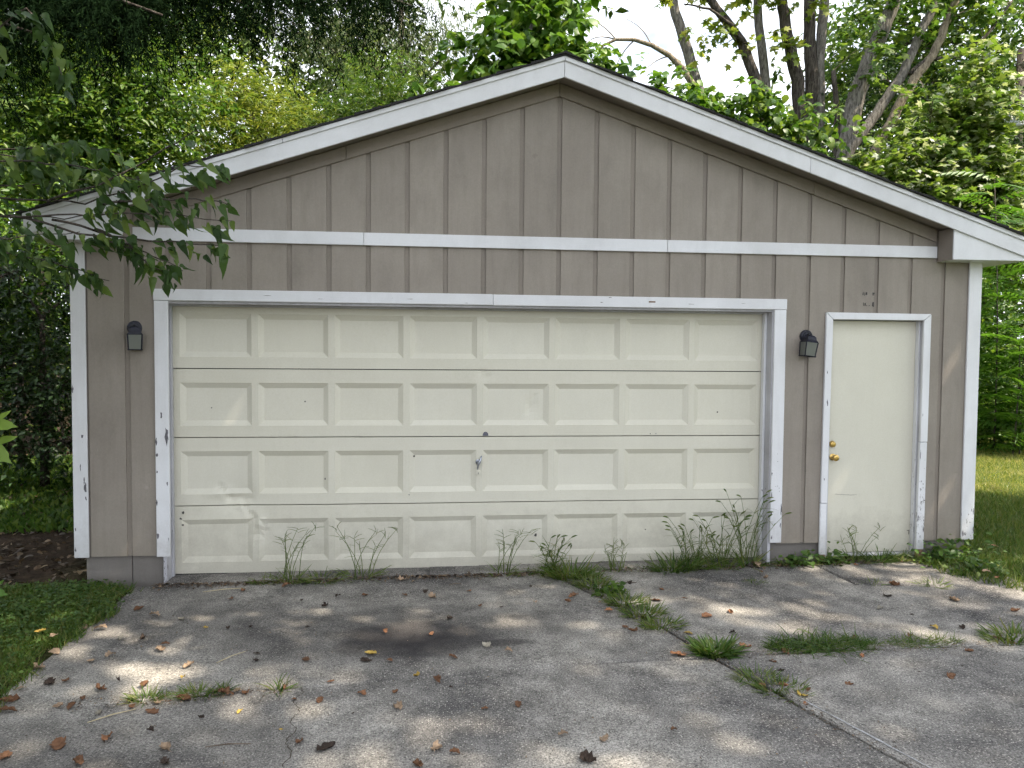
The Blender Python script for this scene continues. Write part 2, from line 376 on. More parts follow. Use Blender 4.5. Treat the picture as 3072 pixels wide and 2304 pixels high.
Jt = (3.12, -.21); Jk = (3.69, -1.47); Jm = (3.84, -2.0); Jb = (6.36, -9.0); EX = 6.78
JL = [(-.10, -2.262), (.09, -2.25), (2.1, -2.08), (2.96, -1.985), Jm]
slab([(-.10, -.21)]+JL+[Jk, Jt], M['conc'][0], 0.0)
slab([(-.10, -9.0), Jb, (4.62, -4.2)]+[Jm]+JL[::-1][1:], M['conc'][1], .004)
slab([Jt, Jk, Jm, (4.94, -1.985), (5.84, -2.015), (EX, -2.045), (EX, -1.02), (6.5, -.975), (5.45, -.80), (5.40, -.20)], M['conc'][2], .008)
slab([(5.40, -.20), (5.45, -.80), (6.5, -.975), (EX, -1.02), (EX, -.20)], M['conc'][3], .006)
slab([Jm, (4.62, -4.2), Jb, (EX, -9.0), (EX, -2.045), (5.84, -2.015), (4.94, -1.985)], M['conc'][4], .010)
mb = MB(); mb.add([(-.11, -9, gz(-.11, -9)-.03), (6.79, -9, gz(7, -9)-.03), (6.79, -.15, gz(7, 0)-.03), (-.11, -.15, gz(-.1, 0)-.03)], [(0, 1, 2, 3)]); mb.build('joint_soil', M['soil'], drv)
# hairline crack in the left slabs: thin dark filled sliver just proud of the slab
def crack(pts, wd):
    mb = MB(); v = []
    for i, (x, y) in enumerate(pts):
        v += [(x-wd*random.uniform(.4, 1), y, gz(x, y)+.0055), (x+wd*random.uniform(.4, 1), y, gz(x, y)+.0055)]
    mb.add(v, [(2*i, 2*i+1, 2*i+3, 2*i+2) for i in range(len(pts)-1)]); mb.build('crack', M['soil'], drv)
def edge_line(pts, wd, mat, nm):
    mb = MB(); v = []
    for i, (x, y) in enumerate(pts):
        a_, b_ = wd*random.uniform(.15, 1), wd*random.uniform(.15, 1); v += [(x-a_, y-a_*.35, gz(x, y)+.0135), (x+b_, y+b_*.35, gz(x, y)+.0135)]
    mb.add(v, [(2*i, 2*i+1, 2*i+3, 2*i+2) for i in range(len(pts)-1)]); mb.build(nm, mat, drv)
edge_line([(4.075+(.385+.0)*(-2.5-y)*.93, y) for y in np.arange(-2.5, -4.6, -.035)], .009, M['mortar'], 'chipped_edge')
edge_line([(x, -1.998-.03*(x-4.94)) for x in np.arange(4.9, 6.2, .05)], .007, M['mortar'], 'chipped_edge')
crack([(1.475+.018*math.sin(k*.55)+random.uniform(-.007, .007)+.0016*k, -2.14-.018*k) for k in range(44)], .003)
crack([(1.55+random.uniform(-.007, .007)-.006*k, -3.0-.018*k) for k in range(26)], .003)

# ------------------------------------------------------------------ garage
gar = empty('garage', (0, 0, 0), 'taupe detached garage with white trim and a gabled roof', 'garage')
RX, HALF, SL = 3.187, 3.961, .3315          # ridge x, half span to eave, slope
def ztop(x): return 4.096-SL*abs(x-RX)      # fascia top line
YB, YG, YT = -.160, -.148, -.180            # board face, groove face, trim face
DEPTH = 7.1
XL, XR = -.545, 6.875
# wall carcass
mb = MB()
mb.box(XL, .098, YG, -.03, .20, 2.70); mb.box(5.047, 5.515, YG, -.03, .20, 2.70); mb.box(6.418, XR, YG, -.03, .20, 2.70)
mb.box(.098, 5.047, YG, -.03, 2.192, 2.70); mb.box(5.515, 6.418, YG, -.03, 2.132, 2.70)
mb.prism([(XL, 2.70), (XR, 2.70), (XR, ztop(XR)-.12), (RX, ztop(RX)-.12), (XL, ztop(XL)-.12)], YG, -.03)
mb.box(XL, XL+.10, -.03, DEPTH, .20, 2.72); mb.box(XR-.10, XR, -.03, DEPTH, .20, 2.72); mb.box(XL+.10, XR-.10, DEPTH-.1, DEPTH, .20, 2.72)
mb.prism([(XL, 2.72), (XR, 2.72), (XR, ztop(XR)-.12), (RX, ztop(RX)-.12), (XL, ztop(XL)-.12)], DEPTH-.1, DEPTH)
mb.build('wall', M['groove'], gar)
# foundation blocks
def blk(x0, x1, z1=.197):
    mb = MB(); mb.box(x0+.003, x1-.003, -.125, .05, -.12, z1); mb.build('foundation_block', M['found'], gar, .004)
for a, b_ in ((-.50, -.155), (-.155, .098), (5.06, 5.505), (6.425, 6.85)): blk(a, b_)
mb = MB(); mb.box(-.52, -.42, .05, DEPTH, -.12, .197); mb.box(6.75, 6.85, .05, DEPTH, -.12, .197); mb.build('foundation_wall', M['found'], gar)
# siding boards (reverse board and batten: wide boards proud of narrow grooves)
OPEN = [(.085, 5.095, 2.255), (5.50, 6.412, 2.150)]
def board(poly):
    mb = MB(); mb.prism(poly, YB+random.uniform(-.0006, .0006), YG-.0005); mb.build('siding_board', M['siding'], gar, .0015)
X0 = 1.689
for k in range(-8, 18):
    a, b_ = X0+.3048*k, X0+.3048*(k+1)-.038
    a, b_ = max(a, -.47), min(b_, 6.80)
    if b_-a < .02: continue
    zt = 2.655; zb = .197
    cuts = sorted({a, b_, *[c for o in OPEN for c in o[:2] if a < c < b_]})
    prof = []
    for u0, u1 in zip(cuts[:-1], cuts[1:]):
        mid = (u0+u1)/2; z0 = zb
        for o in OPEN:
            if o[0] < mid < o[1]: z0 = o[2]
        prof += [(u0, z0), (u1, z0)]
    poly = []
    for q in prof:
        if not poly or (abs(q[0]-poly[-1][0])+abs(q[1]-poly[-1][1])) > 1e-6: poly.append(q)
    board(poly+[(b_, zt), (a, zt)])
    # gable part
    zl = lambda x: 3.867-.332*abs(x-3.187)+.045
    ga, gb = a, b_
    zb2 = 2.73
    lim = (3.867+.045-zb2-.03)/.332
    ga, gb = max(ga, 3.187-lim), min(gb, 3.187+lim)
    if gb-ga > .02:
        p = [(ga, zb2), (gb, zb2), (gb, zl(gb))]
        if ga < 3.187 < gb: p.append((3.187, zl(3.187)))
        p.append((ga, zl(ga))); board(p)
# tan rake trim on the wall, following the gable
def slope_piece(name, x0, x1, low, high, y0, y1, mat, bev=.002, parent=gar):
    """low/high are functions of x"""
    mb = MB(); mb.prism([(x0, low(x0)), (x1, low(x1)), (x1, high(x1)), (x0, high(x0))], y0, y1); return mb.build(name, mat, parent, bev)
rl = lambda x: 3.867-.332*abs(x-3.187); rh = lambda x: ztop(x)-.125
for x0, x1 in ((-.10, 1.50), (1.503, 3.1855), (3.1885, 5.35), (5.353, 6.465)):
    slope_piece('rake_trim', x0, x1, rl, rh, YT, YB-.0015, M['tantrim'])
# white frieze band, three lengths
for x0, x1 in ((-.45, 1.635), (1.638, 4.095), (4.098, 6.468)):
    mb = MB(); mb.box(x0, x1, -.184, YB-.0015, 2.643+random.uniform(-.002, .002), 2.741); mb.build('frieze_board', M['fascia'], gar, .002)
# corner boards
for x0, x1, z0 in ((-.562, -.455, .196), (6.775, 6.892, .205)):
    mb = MB(); mb.box(x0, x1, YT, YB-.0015, z0, 2.642 if x0 < 0 else 2.625); mb.build('corner_board', M['white'], gar, .003)
for x0, x1 in ((-.563, -.546), (6.876, 6.893)):
    mb = MB(); mb.box(x0, x1, -.158, -.05, .196, 2.60); mb.build('corner_board', M['white'], gar, .003)
# fascia boards + rake strips
fl = lambda x: ztop(x)-.156; fh = lambda x: ztop(x)-.0335
for x0, x1 in ((RX-HALF, .62), (.623, RX-.0012), (RX+.0012, 5.2), (5.203, RX+HALF)):
    slope_piece('fascia_board', x0, x1, fl, fh, -.400, -.380, M['fascia'])
for x0, x1 in ((RX-HALF, 1.06), (1.064, RX-.0012), (RX+.0012, 4.6), (4.603, RX+HALF)):
    slope_piece('rake_strip', x0, x1, lambda x: ztop(x)-.034, lambda x: ztop(x), -.416, -.380, M['fascia'])
# soffit under the rake overhang
for x0, x1 in ((RX-HALF+.02, RX-.001), (RX+.001, RX+HALF-.02)):
    slope_piece('soffit', x0, x1, lambda x: ztop(x)-.118, lambda x: ztop(x)-.105, -.3795, YG+.002, M['tantrim'], 0)
# boxed eave returns
def ret(x0, x1):
    mb = MB(); mb.prism([(x0, 2.608), (x1, 2.608), (x1, min(fl(x1)+.02, 9)), (x0, fl(x0)+.02)] if x0 > 3 else [(x0, 2.608), (x1, 2.608), (x1, fl(x1)+.02), (x0, fl(x0)+.02)], -.379, -.365)
    mb.build('eave_return', M['fascia'], gar, .002)
    xi = x0 if x0 > 3 else x1; s = 1 if x0 > 3 else -1
    mb = MB(); mb.prism([(min(xi, xi+s*.014), 2.610), (max(xi, xi+s*.014), 2.610), (max(xi, xi+s*.014), fl(xi)+.02), (min(xi, xi+s*.014), fl(xi)+.02)], -.3645, YT-.003); mb.build('return_side', M['tantrim'], gar)
    mb = MB(); mb.box(x0+.015, x1-.002, -.364, DEPTH, 2.612, 2.622); mb.build('eave_soffit', M['fascia'], gar)
    xo = x1 if x0 > 3 else x0
    mb = MB(); mb.box(min(xo, xo-s*.015), max(xo, xo-s*.015), -.3645, DEPTH, 2.624, 2.77); mb.build('eave_fascia', M['fascia'], gar)
ret(6.473, RX+HALF); ret(RX-HALF, -.10)
# roof deck and overlapping shingle courses (each course a real step)
for s in (-1, 1):
    mb = MB(); nC = 30
    for k in range(nC):
        d0 = HALF+.03-(HALF+.03)*k/nC; d1 = HALF+.03-(HALF+.03)*(k+1.25)/nC; d1 = max(d1, 0)
        z0 = 4.096-SL*d0+.012; z1 = 4.096-SL*d1+.006
        yf = -.432+random.uniform(-.016, .010); xa, xb = RX+s*d0, RX+s*d1
        dz_ = random.uniform(-.003, .003); v = [(xa, yf, z0-.012+dz_), (xb, yf, z1-.006), (xb, yf, z1+.003), (xa, yf, z0+.007+dz_)]
        v += [(x, DEPTH+.3, z) for x, _, z in v]
        mb.add(v, [(0, 1, 2, 3), (7, 6, 5, 4), (0, 4, 5, 1), (1, 5, 6, 2), (2, 6, 7, 3), (3, 7, 4, 0)])
    mb.build('roof_slope', M['shingle'], gar)
mb = MB(); mb.prism([(RX-.14, 4.096-SL*.14+.018), (RX, 4.096+.012), (RX+.14, 4.096-SL*.14+.018), (RX, 4.096+.03)], -.438, DEPTH+.3); mb.build('ridge_cap', M['shingle'], gar)

# garage door casing
mb = MB(); mb.box(.045, 2.66, -.188, YB-.0015, 2.186, 2.274); mb.build('door_casing', M['fascia'], gar, .003)
mb = MB(); mb.box(2.663, 5.134, -.188, YB-.0015, 2.184, 2.272); mb.build('door_casing', M['fascia'], gar, .003)
mb = MB(); mb.box(.048, .150, -.184, YB-.0015, .193, 2.184); mb.build('door_casing', M['white'], gar, .003)
mb = MB(); mb.box(5.030, 5.132, -.184, YB-.0015, .210, 2.182); mb.build('door_casing', M['white'], gar, .003)
# jambs and stops of the big door
mb = MB(); mb.box(.090, .117, YB, .03, -.03, 2.190); mb.build('door_jamb', M['jamb'], gar, .002)
mb = MB(); mb.box(5.020, 5.046, YB, .03, .0, 2.190); mb.build('door_jamb', M['jamb'], gar, .002)
mb = MB(); mb.box(.118, 5.019, YB, .03, 2.166, 2.191); mb.build('door_head_jamb', M['jamb'], gar, .002)
mb = MB(); mb.box(.118, .130, -.05, -.012, -.01, 2.165); mb.build('door_stop', M['jamb'], gar, .001)
mb = MB(); mb.box(4.999, 5.019, -.06, -.012, .02, 2.165); mb.build('door_stop', M['white'], gar, .001)
mb = MB(); mb.box(.131, 4.998, -.05, -.012, 2.152, 2.165); mb.build('door_stop', M['jamb'], gar, .001)
mb = MB()
for k in range(24):
    x0 = .118+k*4.9/24; mb.box(x0, x0+4.9/24-.0005, -.215+random.uniform(-.006, .006), .04, -.10, gz(x0, -.1)+.016+random.uniform(-.002, .002))
mb.build('door_sill', M['conc'][0], gar, .004)
mb = MB(); mb.box(.118, 5.019, .012, .028, -.02, .012); mb.build('bottom_seal', M['dark'], gar)

# sectional garage door: 4 stamped sections, 32 recessed panels
gd = empty('garage_door', (0, 0, 0)); gd.parent = gar
DX0, DX1, SH, PIT, PX0 = .119, 5.018, .553, .6048, .178
CREASES = [(.47, .70, .58, .57, .045, .012), (.58, .57, .70, .52, .05, -.010), (.66, .56, .74, .44, .04, .012), (.72, .34, .80, .42, .04, -.012), (.55, .62, .70, .60, .05, .010), (.76, .30, .84, .34, .03, .008), (2.98, 1.30, 3.03, 1.44, .035, .008), (2.56, 1.66, 2.62, 1.60, .03, .006)]
def dent(x, z):
    y = 0
    y += .030*math.exp(-((x-.62)/.16)**2-((z-.60)/.10)**2)
    y -= .018*math.exp(-((x-.50)/.10)**2-((z-.66)/.05)**2)
    y += .026*math.exp(-((x-.74)/.05)**2-((z-.36)/.09)**2)
    y -= .014*math.exp(-((x-.80)/.05)**2-((z-.40)/.05)**2)
    y += .012*math.exp(-((x-3.01)/.06)**2-((z-1.36)/.10)**2)
    y -= .006*math.exp(-((x-3.04)/.04)**2-((z-1.42)/.05)**2)
    y += .007*math.exp(-((x-2.6)/.05)**2-((z-1.63)/.06)**2)
    for (x0, z0, x1, z1, w_, d_) in CREASES:
        ux, uz = x1-x0, z1-z0; L2 = ux*ux+uz*uz; t_ = max(0, min(1, ((x-x0)*ux+(z-z0)*uz)/L2)); dd = math.hypot(x-x0-ux*t_, z-z0-uz*t_)
        if dd < w_: y += d_*(1-dd/w_)
    y += .005*math.sin(x*2.1+z*1.3)*math.sin(z*2.7)+.0018*math.sin(x*7.3+z*3.1)
    return y
PW, PH, PB, BV = .553, .346, .0935, .042
def grid_rect(mb, xs_, zs_, yf):
    o = len(mb.v)
    for z in zs_:
        for x in xs_: mb.v.append((x, yf(x, z)+dent(x, z), z))
    n = len(xs_)
    for j in range(len(zs_)-1):
        for i in range(n-1): mb.f.append((o+j*n+i, o+j*n+i+1, o+(j+1)*n+i+1, o+(j+1)*n+i))
lin = lambda a, b_, n: [a+(b_-a)*i/n for i in range(n+1)]
for r in range(4):
    zb, zt = r*SH+.004, (r+1)*SH-.0035
    mb = MB(); zp0, zp1 = r*SH+PB, r*SH+PB+PH
    flat = lambda x, z: 0.0
    XX = lin(DX0, 1.1, 54)+lin(1.1, DX1, 90)[1:]
    grid_rect(mb, XX, lin(zb, zp0, 6), flat); grid_rect(mb, XX, lin(zp1, zt, 6), flat)
    xe = DX0
    for c in range(8):
        p0 = PX0+PIT*c; grid_rect(mb, lin(xe, p0, 3), lin(zp0, zp1, 8), flat); xe = p0+PW
    grid_rect(mb, lin(xe, DX1, 3), lin(zp0, zp1, 8), flat)
    # returns at the section's top and bottom edges
    for zz in (zb, zt):
        o = len(mb.v); xx = lin(DX0, DX1, 48)
        for x in xx: mb.v += [(x, dent(x, zz), zz), (x, .075, zz)]
        for i in range(48): mb.f.append((o+2*i, o+2*i+2, o+2*i+3, o+2*i+1))
    me = bpy.data.meshes.new('door_section'); me.from_pydata(mb.v, [], mb.f)
    bm = bmesh.new(); bm.from_mesh(me); bmesh.ops.remove_doubles(bm, verts=bm.verts, dist=.0004); bmesh.ops.recalc_face_normals(bm, faces=bm.faces); bm.to_mesh(me); bm.free()
    link('door_section', me, M['door'], gd)
    for c in range(8):
        p0, p1 = PX0+PIT*c, PX0+PIT*c+PW
        mb = MB(); dp = .027
        def yf(x, z):
            e = min(x-p0, p1-x, z-zp0, zp1-z)
            return .0016+dp*min(1.0, max(0.0, e)/BV) if e > .0005 else 0.0
        xs_ = [p0, p0+.002]+lin(p0+BV, p1-BV, 12)+[p1-.002, p1]; zs_ = [zp0, zp0+.002]+lin(zp0+BV, zp1-BV, 8)+[zp1-.002, zp1]
        # bevel ring as mitred quads
        def P(x, z): return (x, yf(x, z)+dent(x, z), z)
        o1 = [(p0, zp0), (p1, zp0), (p1, zp1), (p0, zp1)]; i1 = [(p0+BV, zp0+BV), (p1-BV, zp0+BV), (p1-BV, zp1-BV), (p0+BV, zp1-BV)]
        l1 = [(p0+.003, zp0+.003), (p1-.003, zp0+.003), (p1-.003, zp1-.003), (p0+.003, zp1-.003)]
        for s_ in range(4):
            n_ = 12 if s_ % 2 == 0 else 8
            for A, B, ya, yb in ((o1, l1, 0.0, .0035), (l1, i1, .0035, dp)):
                row = []
                for q in range(n_+1):
                    f_ = q/n_
                    ax = A[s_][0]+(A[(s_+1) % 4][0]-A[s_][0])*f_; az = A[s_][1]+(A[(s_+1) % 4][1]-A[s_][1])*f_
                    bx = B[s_][0]+(B[(s_+1) % 4][0]-B[s_][0])*f_; bz = B[s_][1]+(B[(s_+1) % 4][1]-B[s_][1])*f_
                    row.append(((ax, ya+dent(ax, az), az), (bx, yb+dent(bx, bz), bz)))
                for q in range(n_): mb.add([row[q][0], row[q+1][0], row[q+1][1], row[q][1]], [(0, 1, 2, 3)])
        fx = 24 if c < 2 and r < 2 else 12
        grid_rect(mb, lin(p0+BV, p1-BV, fx), lin(zp0+BV, zp1-BV, fx*2//3), lambda x, z: dp)
        me = bpy.data.meshes.new('door_panel'); me.from_pydata(mb.v, [], mb.f)
        bm = bmesh.new(); bm.from_mesh(me); bmesh.ops.remove_doubles(bm, verts=bm.verts, dist=.0004); bmesh.ops.recalc_face_normals(bm, faces=bm.faces); bm.to_mesh(me); bm.free()
        link('door_panel', me, M['door'], gd)
mb = MB(); mb.box(DX0, DX1, .080, .095, .0, 2.20); mb.build('door_backing', M['dark'], gd)
# T handle, lock, bare patch, nicks
mb = MB(); mb.lathe([(.022, -.002), (.022, .004), (.012, .010), (.009, .030)], 18, (2.560, 0, .893)); mb.build('handle_base', M['chrome'], gd, smooth=False)
mb = MB()
pa = [(2.552, -.032, .835), (2.560, -.038, .872), (2.570, -.040, .895), (2.578, -.038, .918), (2.588, -.032, .948)]
mb.tube(pa, [.006, .008, .0125, .0085, .006], 8); mb.build('handle', M['chrome'], gd, smooth=True)
mb = MB(); mb.lathe([(.024, -.002), (.024, .004), (.018, .007), (.016, .004), (.013, .004), (.012, .010), (.001, .011)], 22, (2.563, 0, .80)); mb.build('lock_cylinder', M['door'], gd)
mb = MB(); mb.box(2.5615, 2.5645, -.0125, -.010, .790, .806); mb.build('keyhole', M['dark'], gd)
mb = MB(); mb.add([(2.598+.045*i/8, -.0022, 1.1115) for i in range(9)][::-1]+[(2.598+.022-.024*math.cos(math.pi*i/10)+.001*(i % 3), -.0022, 1.1115+.034*math.sin(math.pi*i/10)**.8) for i in range(11)], [tuple(range(20))]); mb.build('bare_patch', M['patch'], gd)
for x, z, s in ((.42, 1.345, .007), (1.15, 1.395, .008), (1.31, .765, .008), (2.03, .945, .008), (1.99, .625, .006), (.17, .45, .010), (.19, .50, .012), (.185, .40, .010), (4.0, .30, .008), (3.05, .27, .014), (4.62, 1.31, .008), (4.03, 1.124, .005), (4.08, 1.126, .005)):
    mb = MB(); n = 7; q = [(x+s*random.uniform(.5, 1)*math.cos(6.283*i/n)*1.2, dent(x, z)+(.0122 if False else -.0015), z+s*random.uniform(.5, 1.3)*math.sin(6.283*i/n)) for i in range(n)]
    mb.add(q, [tuple(range(n))]); mb.build('paint_nick', M['residue'], gd)

# side door
def chip(x, z, w_, h_, y, parent=gar, mat=None):
    if w_ < .013 and h_ < .035 and random.random() < .6: return
    k_ = random.uniform(.55, 1.5); w_ *= k_; h_ *= k_*random.uniform(.6, 1.4); n = 13; mb = MB(); mb.add([(x+w_/2*random.uniform(.3, 1.3)*math.cos(6.283*i/n), y, z+h_/2*random.uniform(.4, 1.25)*math.sin(6.283*i/n)) for i in range(n)], [tuple(range(n))]); mb.build('paint_chip', mat or M['chip'], parent)
for x, z, w_, h_ in ((.095, 1.30, .014, .045), (.132, 1.15, .026, .13), (.055, 1.10, .014, .06), (.060, .99, .018, .04), (.058, .86, .014, .03), (.054, .62, .016, .09), (.134, .77, .008, .04), (.096, .50, .010, .02), (.060, .36, .014, .03), (.140, .33, .010, .05), (.100, .30, .012, .016)): chip(x, z, w_, h_, -.1858)
for x, z, w_, h_ in ((-.487, 1.14, .016, .03), (-.478, .80, .014, .07), (-.470, .74, .016, .05), (-.468, .66, .018, .06), (-.505, .90, .010, .05), (-.552, 1.50, .012, .05), (-.548, .42, .014, .05), (-.474, .33, .012, .03), (-.550, .26, .016, .06)): chip(x, z, w_, h_, -.1818)
for x, z, w_, h_ in ((5.037, .62, .010, .05), (5.120, .36, .012, .05), (5.036, .46, .012, .03), (5.124, .50, .010, .07), (5.045, .26, .014, .04), (5.036, .80, .008, .03)): chip(x, z, w_, h_, -.1858)
for x, z, w_, h_ in ((5.512, 1.40, .016, .12), (5.500, .75, .012, .07), (5.505, 1.66, .008, .03)): chip(x, z, w_, h_, -.1875)
for x, z, w_, h_ in ((6.366, .95, .008, .12), (6.380, .83, .010, .02), (6.405, .78, .012, .02), (6.372, .60, .010, .03), (6.362, .40, .012, .06), (6.375, 1.30, .008, .05), (6.412, .30, .010, .05), (6.398, .70, .008, .012), (6.385, .24, .014, .06)): chip(x, z, w_, h_, -.1915)
for x, z, w_, h_ in ((6.885, .30, .010, .06), (6.790, .26, .014, .05), (6.882, .45, .010, .08), (6.80, 1.20, .008, .03)): chip(x, z, w_, h_, -.1818)
for x, z, w_, h_ in ((5.268, .86, .022, .010), (5.272, .74, .024, .010), (5.262, .62, .030, .014), (5.25, .50, .04, .008)): chip(x, z, w_, h_, YG-.0045 if 5.24 < x < 5.30 else YB-.002, gar, M['mortar'])
for x, z, w_, h_ in ((1.3, 2.215, .06, .005), (2.0, 2.225, .05, .004), (3.55, 2.222, .04, .006), (4.3, 2.218, .06, .004), (3.62, 2.262, .03, .008), (.9, 2.235, .05, .004), (4.75, 2.23, .05, .005), (2.45, 2.20, .04, .004)): chip(x, z, w_, h_, -.1898, gar, M['found'])
sd = empty('side_door', (0, 0, 0)); sd.parent = gar
mb = MB(); mb.box(5.556, 6.372, -.080, -.04, .088, 2.104); mb.build('door_leaf', M['door'], sd, .003)
mb = MB(); mb.box(5.560, 6.400, -.105, -.03, .060, .084); mb.build('threshold', M['white'], sd, .003)
mb = MB(); mb.box(5.536, 5.554, -.158, -.03, .03, 2.108); mb.build('door_jamb', M['jamb'], sd, .002)
mb = MB(); mb.box(6.374, 6.402, YB, -.03, .03, 2.108); mb.build('door_jamb', M['jamb'], sd, .002)
mb = MB(); mb.box(6.362, 6.3735, -.125, -.082, .086, 2.106); mb.build('door_stop', M['white'], sd, .001)
mb = MB(); mb.box(5.560, 6.402, YB, -.03, 2.109, 2.131); mb.build('door_head_jamb', M['jamb'], sd, .002)
def casing(poly, d=0.0, y=-.186): 
    mb = MB(); mb.prism(poly, y+d, YB-.0015); mb.build('door_casing', M['white'], sd, .003)
casing([(5.548, 2.110), (6.364, 2.110), (6.432, 2.165), (5.486, 2.168)])
casing([(5.476, .545), (5.532, .545), (5.5465, 2.107), (5.486, 2.165)])
casing([(5.474, .10), (5.530, .10), (5.531, .540), (5.475, .540)], .003)
casing([(6.366, 1.065), (6.431, 1.065), (6.432, 2.161), (6.367, 2.107)])
casing([(6.352, .13), (6.421, .13), (6.425, 1.060), (6.362, 1.060)], -.004)
for x0, x1 in ((5.475, 5.530), (6.354, 6.420)):
    mb = MB(); mb.box(x0, x1, -.182, YB-.002, .03, .099 if x0 < 6 else .129); mb.build('rotten_casing_foot', M['rotwood'], sd, .003)
for z, knob in ((1.038, False), (.925, True)):
    mb = MB(); pr = [(.028, -.001), (.028, .006), (.024, .012), (.022, .026), (.016, .030), (.001, .031)] if not knob else [(.029, -.001), (.029, .005), (.020, .010), (.013, .016), (.013, .032), (.026, .042), (.029, .056), (.024, .066), (.012, .070), (.001, .070)]
    mb.lathe(pr, 22, (5.622 if not knob else 5.630, -.080, z)); mb.build('door_knob' if knob else 'deadbolt', M['brass'], sd, smooth=False)
mb = MB(); mb.box(6.335, 6.358, -.0825, -.0805, .27, .275); mb.box(6.352, 6.357, -.0825, -.0805, .235, .275); mb.build('scuff_mark', M['residue'], sd)
mb = MB(); mb.add([(5.66, -.0825, .600), (5.80, -.0825, .590), (5.86, -.0825, .592), (5.86, -.0825, .5945), (5.80, -.0825, .593), (5.66, -.0825, .6025)], [(0, 1, 2, 3, 4, 5)]); mb.build('scuff_mark', M['found'], sd)

# glue ghosts of removed numerals above the side door, and small scars
for x0, w_, z0, h_ in ((5.815, .010, 2.318, .028), (5.829, .007, 2.314, .03), (5.842, .016, 2.319, .026), (5.902, .022, 2.325, .018), (5.905, .012, 2.316, .010),
                       (5.822, .008, 2.227, .030), (5.835, .012, 2.229, .026), (5.850, .010, 2.225, .010), (5.872, .012, 2.226, .008), (5.903, .020, 2.228, .034), (5.908, .012, 2.221, .012)):
    mb = MB(); mb.add([(x0+random.uniform(-.002, .002), YB-.0018, z0), (x0+w_, YB-.0018, z0+random.uniform(0, .004)), (x0+w_*.9, YB-.0018, z0+h_), (x0+.001, YB-.0018, z0+h_*.92)], [(0, 1, 2, 3)]); mb.build('glue_ghost', M['residue'], gar)
mb = MB(); mb.box(3.945, 4.000, -.1895, -.1875, 2.226, 2.238); mb.build('strike_scar', M['rotwood'], gar)
mb = MB(); mb.add([(2.99+.03*math.cos(a_)*random.uniform(.4, 1.2), YB-.0018, 3.39+.018*math.sin(a_)*random.uniform(.4, 1.3)) for a_ in [6.283*i/9 for i in range(9)]], [tuple(range(9))]); mb.build('scar', M['groove'], gar)

# ------------------------------------------------------------------ wall lanterns
def lantern(label, loc, roll, yaw=0.0):
    L = empty('wall_lantern', loc, label, 'lantern', 'lanterns on the garage front', rot=(0, roll, yaw))
    mb = MB(); mb.lathe([(.056, -.001), (.056, .010), (.050, .018), (.040, .020), (.036, .026), (.001, .028)], 26); mb.build('backplate', M['lantern'], L)
    mb = MB(); mb.tube([(0, -.02, -.005), (0, -.040, .002), (0, -.055, -.006)], [.020, .018, .020], 10); mb.build('arm', M['lantern'], L, smooth=True)
    mb = MB()
    def ring(x, y0, y1, z): return [(-x, y0, z), (x, y0, z), (x, y1, z), (-x, y1, z)]
    lv = [ring(.024, -.100, -.035, .006), ring(.037, -.112, -.026, -.006), ring(.041, -.118, -.022, -.030), ring(.053, -.130, -.014, -.047), ring(.053, -.130, -.014, -.053)]
    vs = [v for l in lv for v in l]; fs = [(0, 1, 2, 3), (16, 19, 18, 17)]
    for i in range(4):
        for j in range(4): fs.append((i*4+j, i*4+(j+1) % 4, (i+1)*4+(j+1) % 4, (i+1)*4+j))
    mb.add(vs, fs); mb.lathe([(.006, 0), (.006, .002)], 8, (0, -.065, .008)); mb.build('hood', M['lantern'], L, .0015)
    T = ring(.050, -.127, -.017, -.053); B = ring(.044, -.120, -.024, -.166)
    for a, b_ in zip(T, B):
        mb = MB(); e = Vector(b_)-Vector(a); mb.tube([Vector(a)-e*.03, Vector(b_)+e*.05], [.0055, .0050], 4); mb.build('corner_bar', M['lantern'], L)
    mb = MB()
    for i in range(4):
        a, b_ = Vector(B[i]), Vector(B[(i+1) % 4]); d = (b_-a).normalized()*.008; mb.tube([a-d, b_+d], .0042, 4)
    mb.build('bottom_frame', M['lantern'], L)
    for i in range(4):
        a, b_, c_, d_ = [Vector(q) for q in (T[i], T[(i+1) % 4], B[(i+1) % 4], B[i])]
        mb = MB(); n = (b_-a).cross(d_-a).normalized()*.0015; mb.add([a, b_, c_, d_, a+n, b_+n, c_+n, d_+n], [(0, 1, 2, 3), (7, 6, 5, 4), (0, 4, 5, 1), (1, 5, 6, 2), (2, 6, 7, 3), (3, 7, 4, 0)]); mb.build('glass_pane', M['glass'], L)
    mb = MB(); o = 0
    prof = [(.013, -.054), (.014, -.072), (.020, -.086), (.028, -.104), (.029, -.118), (.021, -.134), (.004, -.142)]
    vs = []; fs = []
    for r, z in prof:
        for j in range(14): vs.append((r*math.cos(6.283*j/14), -.072+r*math.sin(6.283*j/14), z))
    for i in range(len(prof)-1):
        for j in range(14): fs.append((i*14+j, i*14+(j+1) % 14, (i+1)*14+(j+1) % 14, (i+1)*14+j))
    mb.add(vs, fs); mb.build('bulb', M['bulb'], L, smooth=True)
    return L
lantern('black wall lantern hanging straight, left of the garage door', (-.100, YB-.001, 1.972), 0, math.radians(20))
lantern('black wall lantern hanging tilted between garage door and side door', (5.318, YB-.001, 1.962), math.radians(7))

